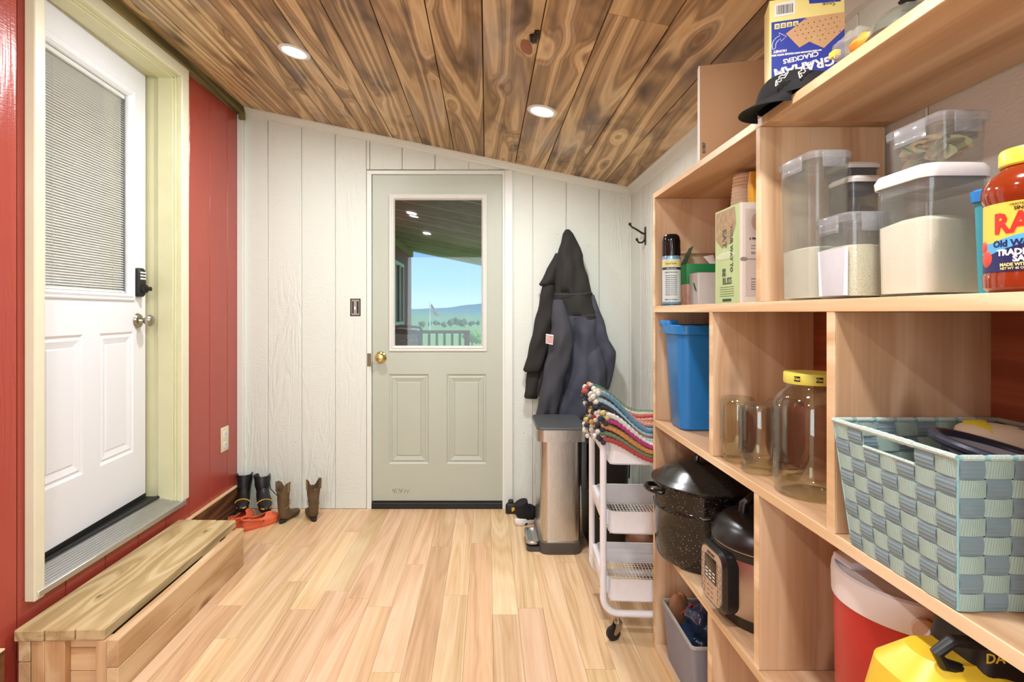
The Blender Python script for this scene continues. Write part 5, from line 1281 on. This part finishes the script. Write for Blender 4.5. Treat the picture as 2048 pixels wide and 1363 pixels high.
MB().box(-.020, .012, -.016, .016, .056, .082).build('top_knob', m_tb, t, W=False, bevel=.008)
for xx in (-.022, .018): 
    mb = MB(); mb.lathe([(.011, -.021), (.011, .021)], n=14); mb.v = [(xx+p[0], p[2], .0115+p[1]) for p in mb.v]; mb.build('roller', m_tb, t, W=False)
# ================================================================ jackets on the far wall
def fab(name, c): return plain(name, c, .85, noise=.22, nscale=7, bump=.35, bscale=500)
m_jb = fab('jacket_black', '24231f'); m_jn = fab('jacket_slate', '3f424e'); m_jy = fab('jacket_charcoal', '3a3b41')
def PX(px, py, y): return ((px-973)*y/1100, 1.217-(py-625)*y/1100)
YJ = 3.30
def drape(name, rows, mat, par, depth=.06, yc=YJ, n=56, folds=(), seed=1, back=.03):
    """rows: (z, x_left, x_right, depth scale) from top to bottom"""
    rn = random.Random(seed); mb = MB(); R = []
    for (z, xl, xr, dd) in rows:
        cx, hw = (xl+xr)/2, (xr-xl)/2; g = []
        for i in range(n):
            a = 2*PI*i/n; x = cx+hw*math.cos(a); s = math.sin(a)
            d_ = depth*dd*(max(0, -s)**.7) if s < 0 else -back*dd*min(1, s*1.5)
            y = yc-(d_ if s < 0 else d_)
            for (fx, fs, fa, fw) in folds:      # vertical folds: x at top, slope, amplitude, width
                if s < 0: y += fa*math.exp(-((x-fx-fs*(rows[0][0]-z))/fw)**2)*min(1, (rows[0][0]-z)*4)
            g.append((x, y, z+.004*math.sin(x*30+z*11)))
        R.append(g)
    # refine rows
    out = []
    for k in range(len(R)-1):
        m = max(1, int(abs(rows[k][0]-rows[k+1][0])/.03))
        for q_ in range(m):
            f = q_/m; out.append([tuple(Vector(a).lerp(Vector(b), f)) for a, b in zip(R[k], R[k+1])])
    out.append(R[-1])
    out = [[(p[0]+.003*math.sin(p[2]*37+p[0]*19+seed), p[1]+.008*math.sin(p[2]*15+p[0]*27+seed)+.006*math.sin(p[2]*31-p[0]*49+seed*2)+.003*math.sin(p[2]*70+p[0]*60), p[2]) for p in g] for g in out]
    mb.loft(out, cap=True); return mb.build(name, mat, par, ang=75)
def rows_px(L, y=YJ): return [((1.217-(py-625)*y/1100), (xl-973)*y/1100, (xr-973)*y/1100, d) for py, xl, xr, d in L]
# hook above
hk = thing('wall_peg', 'dark peg on the far wall that holds the two hooded jackets', 'coat hook', (.50, YF, 1.68))
MB().tube([(.487, YF-.002, 1.690), (.487, YF-.05, 1.690), (.487, YF-.075, 1.712)], .006).build('peg', m_iron, hk)
# black jacket behind
j2 = thing('black_jacket', 'black hooded jacket hanging behind the slate work jacket, sleeve to the left', 'jacket', (.36, 3.37, .70))
YB2 = 3.372
drape('body', rows_px([(505, 1112, 1150, .5), (530, 1100, 1160, .8), (560, 1088, 1165, 1), (600, 1086, 1175, 1), (700, 1076, 1200, 1), (790, 1070, 1205, .9)], YB2), m_jb, j2, .035, YB2, back=.010, seed=4)
drape('shoulder_flap', rows_px([(505, 1110, 1128, .5), (525, 1101, 1125, .8), (548, 1089, 1120, 1), (568, 1078, 1112, 1), (572, 1082, 1108, .6)], YB2-.03), m_jb, j2, .045, YB2-.03, back=.01, seed=5)
drape('sleeve', rows_px([(560, 1086, 1112, .7), (600, 1079, 1110, 1), (660, 1066, 1104, 1), (700, 1057, 1095, 1), (738, 1047, 1082, 1), (742, 1050, 1081, .8)], YB2-.02), m_jb, j2, .05, YB2-.02, back=.01, folds=((.34, -.2, .012, .02),), seed=6)
drape('lower_sleeve', rows_px([(735, 1056, 1080, .8), (760, 1052, 1078, 1), (793, 1048, 1075, 1), (796, 1050, 1073, .7)], YB2-.004), m_jb, j2, .035, YB2-.004, back=.01, seed=7)
# slate work jacket in front
j1 = thing('work_jacket', 'slate and black hooded work jacket with a small flag patch, hanging over the steel can', 'jacket', (.50, 3.30, .62))
drape('hood', rows_px([(460, 1132, 1140, .15), (468, 1126, 1147, .4), (485, 1121, 1155, .7), (510, 1114, 1164, .9), (540, 1111, 1170, 1), (570, 1110, 1178, 1), (588, 1109, 1183, .95)]), m_jb, j1, .085, YJ, back=.03, folds=((.51, .05, .02, .022), (.56, .12, -.014, .02), (.46, -.02, -.010, .015)), seed=1)
drape('yoke', rows_px([(586, 1108, 1184, .9), (610, 1106, 1190, 1), (636, 1104, 1200, 1.0)]), m_jb, j1, .092, YJ, back=.03, folds=((.47, .1, .01, .03),), seed=2)
drape('body', rows_px([(632, 1103, 1199, .99), (680, 1101, 1206, 1.0), (720, 1098, 1208, 1), (770, 1090, 1208, 1), (810, 1082, 1206, 1), (832, 1076, 1202, .95)]), m_jn, j1, .098, YJ, back=.03,
      folds=((.565, -.28, .075, .020), (.60, -.06, -.030, .028), (.655, .03, .040, .014), (.50, -.16, -.022, .025), (.47, -.2, .03, .015), (.62, -.12, .02, .012)), seed=3)
drape('back_pleat', rows_px([(690, 1166, 1207, .6), (720, 1160, 1209, 1), (770, 1153, 1209, 1), (815, 1147, 1206, 1), (831, 1145, 1203, .9)], YJ), m_jn, j1, .125, YJ, back=.01, folds=((.58, -.05, .02, .02), (.64, 0, -.02, .02)), seed=12)
drape('right_sleeve', rows_px([(590, 1176, 1188, .5), (615, 1180, 1197, .9), (640, 1182, 1205, 1), (680, 1184, 1217, 1), (703, 1188, 1230, 1), (735, 1192, 1228, 1), (760, 1190, 1221, .9), (792, 1186, 1213, .8)], YJ-.01), m_jn, j1, .07, YJ-.01, back=.02, folds=((.66, .05, .015, .02),), seed=8)
drape('left_sleeve', rows_px([(600, 1106, 1124, .4), (630, 1104, 1136, .9), (655, 1103, 1144, 1), (690, 1098, 1146, 1), (730, 1090, 1136, 1), (780, 1081, 1124, 1), (815, 1074, 1115, 1), (833, 1071, 1110, .9)], YJ-.075), m_jy, j1, .07, YJ-.075, back=.02, folds=((.42, -.1, .018, .02), (.47, -.2, -.01, .02)), seed=9)
def seam(pts, y): MB().tube([((px-973)*y/1100, y, 1.217-(py-625)*y/1100) for px, py in pts], .0012, n=5).build('seam', plain('seam_grey', '55555c', .8), j1)
seam([(1109, 587), (1130, 588), (1155, 588), (1181, 585)], 3.208); 
seam([(1145, 636), (1160, 633), (1180, 630), (1196, 629)], 3.198)
fp = thing('flag_patch_anchor', 'x', 'x', (0, 0, 0)); D.objects.remove(fp)
ox, oz = PX(1099, 677, 3.155)
pa = MB(); pa.prism([(ox-.020, 3.154, oz+.028), (ox+.022, 3.148, oz+.022), (ox+.018, 3.148, oz-.034), (ox-.022, 3.154, oz-.026)], (0, -.002, 0)); pt_ = pa.build('flag_patch', m_white, j1, smooth=False)
for i in range(6):
    f = (i+.5)/6.5; z = oz+.022-.050*f; MB().prism([(ox-.019-.001*f, 3.1515, z+.003), (ox+.019-.002*f, 3.1455, z-.003), (ox+.019-.002*f, 3.1455, z-.0065), (ox-.019-.001*f, 3.1515, z-.0005)], (0, -.001, 0)).build('patch_stripe', plain('patch_red', 'b23a36', .6), pt_, smooth=False)

# ================================================================ outside: porch, yard, hills
m_pc = wood('porch_ceiling_boards', [(0, '80756e'), (.4, '9c9087'), (.7, 'b3a89e'), (1, 'ccc2b8')], 'X', k=9, knots=False, var=.08, rough=.6)
m_pb = plain('porch_batten', 'e6e2d8', .6)
pc = structure('ceiling_porch')
rpz = .0
for i in range(36):
    y0 = YF+.16+.218*i
    MB().hexa([(XL, y0, zc(XL)), (1.35, y0, zc(1.35)), (1.35, y0+.214, zc(1.35)), (XL, y0+.214, zc(XL))], [(XL, y0, zc(XL)+.02), (1.35, y0, zc(1.35)+.02), (1.35, y0+.214, zc(1.35)+.02), (XL, y0+.214, zc(XL)+.02)]).build('board', m_pc, pc, smooth=False)
for i in range(12):
    y0 = YF+.80+.66*i
    MB().hexa([(XL, y0, zc(XL)-.004), (1.35, y0, zc(1.35)-.004), (1.35, y0+.02, zc(1.35)-.004), (XL, y0+.02, zc(XL)-.004)], [(XL, y0, zc(XL)), (1.35, y0, zc(1.35)), (1.35, y0+.02, zc(1.35)), (XL, y0+.02, zc(XL))]).build('batten', m_pb, pc, smooth=False)
MB().hexa([(XL, YF+.14, zc(XL)+.022), (1.4, YF+.14, zc(1.4)+.022), (1.4, 11.3, zc(1.4)+.022), (XL, 11.3, zc(XL)+.022)], [(XL, YF+.14, zc(XL)+.10), (1.4, YF+.14, zc(1.4)+.10), (1.4, 11.3, zc(1.4)+.10), (XL, 11.3, zc(XL)+.10)]).build('roof_deck', m_dark, pc, smooth=False)
ceiling_light(-.85, 6.45, 'lit recessed light in the porch ceiling seen through the door glass')
wp = structure('wall_porch')
y = YF+.14; k_ = 0
while y < 11.2:
    y1 = min(y+P, 11.25)
    if y1 < 9.2 or y > 10.0: box('board', m_wallp, wp, XL-.03, XL, y+.004, y1-.004, -.3, zc(XL), bevel=0)
    else:
        box('board', m_wallp, wp, XL-.03, XL, y+.004, y1-.004, -.3, 1.05, bevel=0); box('board', m_wallp, wp, XL-.03, XL, y+.004, y1-.004, 2.05, zc(XL), bevel=0)
    y += P
box('backing', m_dark, wp, XL-.2, XL-.032, YF+.12, 11.24, -.3, zc(XL), bevel=0)
box('top_trim', plain('eave_trim', '9c8f80', .7), wp, XL, XL+.04, YF+.14, 11.25, zc(XL)-.14, zc(XL)-.02, bevel=.003)
w1 = structure('window_1')
for a in ((9.12, 9.18, 1.05, 2.05), (10.08, 10.14, 1.05, 2.05), (9.56, 9.66, 1.05, 2.05), (9.12, 10.14, 1.0, 1.06), (9.12, 10.14, 2.04, 2.1)):
    box('frame', m_trimw if a[0] != 9.56 else m_tb, w1, XL-.01, XL+.02, a[0], a[1], a[2], a[3], bevel=0)
box('pane', plain('bright_pane', 'b5cfdc', .06, spec=1), w1, XL-.02, XL-.012, 9.16, 10.1, 1.05, 2.05, bevel=0)
dk = structure('floor_porch'); m_dk = plain('deck_grey', '8a8478', .8, noise=.15)
for i in range(26): box('deck_board', m_dk, dk, XL+.142*i+.003, XL+.142*(i+1)-.003, YF+.12, 8.6, -.06, -.03, bevel=0)
def chair(label, x, y, rz, mf, ms, round_=False):
    t = thing('patio_chair', label, 'chair', (x, y, -.03), 'x' if False else None, rz=rz)
    for sx_ in (-.26, .26):
        MB().tube([(sx_, -.28, 0), (sx_, -.26, .42), (sx_, .18, .40), (sx_, .40, 1.02), (sx_*.9, .42, 1.06)], .016, n=8).build('side_frame', mf, t, W=False)
        MB().tube([(sx_, .22, 0), (sx_, .12, .40)], .016, n=8).build('rear_leg', mf, t, W=False)
        MB().tube([(sx_*1.05, -.27, .42), (sx_*1.05, -.24, .62), (sx_*1.05, .24, .64)], .018, n=8).build('armrest', mf, t, W=False)
    MB().tube([(-.24, .42, 1.06), (0, .43, 1.085 if round_ else 1.07), (.24, .42, 1.06)], .016, n=8).build('top_rail', mf, t, W=False)
    mb = MB(); mb.grid(lambda u, v: (-.25+.5*u, -.26+.44*v, .415-.02*math.sin(PI*v)), 6, 8); mb.build('seat_sling', ms, t, W=False, solid=.004)
    for i in range(10):
        v = i/10; MB().box(-.25, .25, .18+.22*v+.0, .18+.22*v+.012, .41+.62*v, .41+.62*v+.054).build('back_slat', ms, t, W=False, smooth=False)
    return t
m_sl = plain('sling_grey', '9a9a94', .7); m_slb = plain('sling_pale_blue', 'b9cbd6', .6)
chair('dark-framed patio chair with grey slatted back, seen through the door glass', -.80, 6.1, math.radians(160), m_tb, m_sl)
chair('black mesh patio chair against the porch wall, cut off by the door lite', -1.20, 7.25, math.radians(200), m_tb, m_tb, True)
chair('pale blue patio chair beyond the dark one, near the porch railing', -.76, 7.55, math.radians(115), m_slb, m_slb, True).scale = (.8, .8, .84)
rl_ = thing('porch_railing', 'dark weathered porch railing with square balusters above the grass', 'railing', (-.85, 8.45, -.03))
m_rw = plain('weathered_rail', '4b443c', .85, noise=.3)
MB().box(-1.50, -.26, 8.40, 8.52, .90, .945).build('top_rail', m_rw, rl_, bevel=.004)
MB().box(-1.50, -.26, 8.44, 8.48, .06, .12).build('bottom_rail', m_rw, rl_, bevel=.004)
MB().box(-.34, -.26, 8.42, 8.50, -.03, .90).build('post', m_rw, rl_, bevel=.004)
for i in range(10):
    xx = -.41-.118*i; MB().box(xx-.018, xx+.018, 8.444, 8.476, .12, .90).build('baluster', m_rw, rl_, smooth=False)
# yard and hills
def terr(x, y):
    z = -1.0-1.4*min(1, max(0, (y-25)/80))
    f = max(0, (y-150)/450); z += 10.5*min(1.3, f)**1.0*(.75+.2*math.sin(x*.011+1)+.16*math.sin(x*.045+y*.011)+.08*math.sin(x*.09+y*.02))
    z += .6*math.sin(x*.03+y*.012)*min(1, y/200)
    return z
hl = structure('ground_hills'); mb = MB()
ysr = [8.6, 12, 18, 26, 36, 50, 70, 95, 120, 150, 180, 215, 250, 290, 330, 380, 430, 490, 560, 640, 720, 800]
xsr = [i*9 for i in range(-62, 63)]
vs = [(x*(.12+.88*min(1, yv/220)), yv, terr(x, yv)) for yv in ysr for x in xsr]; nx = len(xsr); fs = []
for j in range(len(ysr)-1):
    for i in range(nx-1): a = j*nx+i; fs.append((a, a+1, a+nx+1, a+nx))
mb._add(vs, fs)
m, n, b = newmat('hill_grass'); N_ = N(n); tcx = N_('TexCoord').outputs['Object']
ge = N_('NewGeometry'); sp_ = N_('SeparateXYZ'); N_.l(ge.outputs['Position'], sp_.inputs[0])
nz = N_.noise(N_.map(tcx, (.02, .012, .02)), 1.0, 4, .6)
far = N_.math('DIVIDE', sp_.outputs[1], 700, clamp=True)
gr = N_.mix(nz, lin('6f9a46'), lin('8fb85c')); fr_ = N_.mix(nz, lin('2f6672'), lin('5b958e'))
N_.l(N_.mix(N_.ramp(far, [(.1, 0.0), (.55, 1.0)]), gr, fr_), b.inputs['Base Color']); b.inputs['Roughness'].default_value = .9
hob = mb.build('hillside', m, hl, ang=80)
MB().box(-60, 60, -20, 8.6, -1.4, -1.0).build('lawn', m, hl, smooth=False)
m_tree = plain('distant_tree', '3f6a4c', .9, noise=.35, nscale=3); m_bush = plain('near_bush', '6e9a4c', .9, noise=.35, nscale=6)
rt = random.Random(9)
def tree(x, y, s, label, mt, wide=1.3):
    t = thing('tree', label, 'tree', (x, y, terr(x, y)), 'trees in the valley' if mt is m_tree else None)
    mb = MB()
    for i in range(9):
        a = rt.uniform(0, 6); r_ = rt.uniform(0, .45)*s*wide
        mb.ell((r_*math.cos(a), r_*math.sin(a), s*rt.uniform(.38, .72)), (s*.30*wide, s*.30*wide, s*.26), 9, 6, None, lambda p: 1+.15*math.sin(9*p.x+7*p.z)*math.cos(8*p.y))
    mb.build('foliage', mt, t, W=False, ang=80)
    MB().tube([(0, 0, -.2), (0, 0, s*.5)], s*.04, n=6).build('trunk', m_rw, t, W=False)
for i in range(9):
    u = i/8; px_ = 846+110*u; y_ = 118+7*(i % 3); tree((px_-973)*y_/1100, y_, (1.7, 1.4, 1.6, 1.5, 1.9, 2.3, 2.1, 1.5, 1.4)[i], 'small dark green tree in the row across the valley below the hills', m_tree, .85)
tree(-1.05, 40, 1.25, 'light green bush on the lawn at the right edge of the door glass', m_bush, 1.1)
t = thing('flag', 'small striped flag on a short pole standing beyond the porch railing', 'flag', (-2.06, 20, -1.0))
MB().tube([(0, 0, 0), (0, 0, 2.62)], .02, n=8).build('pole', m_trimw, t, W=False)
def fgf(u, v): return (.02+.28*u+.03*math.sin(5*v), .03*math.sin(7*u+3*v), 2.6-.46*u-.20*v*(1-.2*u))
for i in range(13):
    mb = MB(); mb.grid(lambda u, v, i=i: fgf(u, (i+v)/13), 10, 1); mb.build('stripe', plain('flag_red', 'b8474a', .7) if i % 2 == 0 else m_white, t, W=False)
mb = MB(); mb.grid(lambda u, v: tuple(Vector(fgf(u*.4, v*.54))+Vector((0, -.006, 0))), 6, 4); mb.build('canton', plain('flag_blue', '33406e', .7), t, W=False)
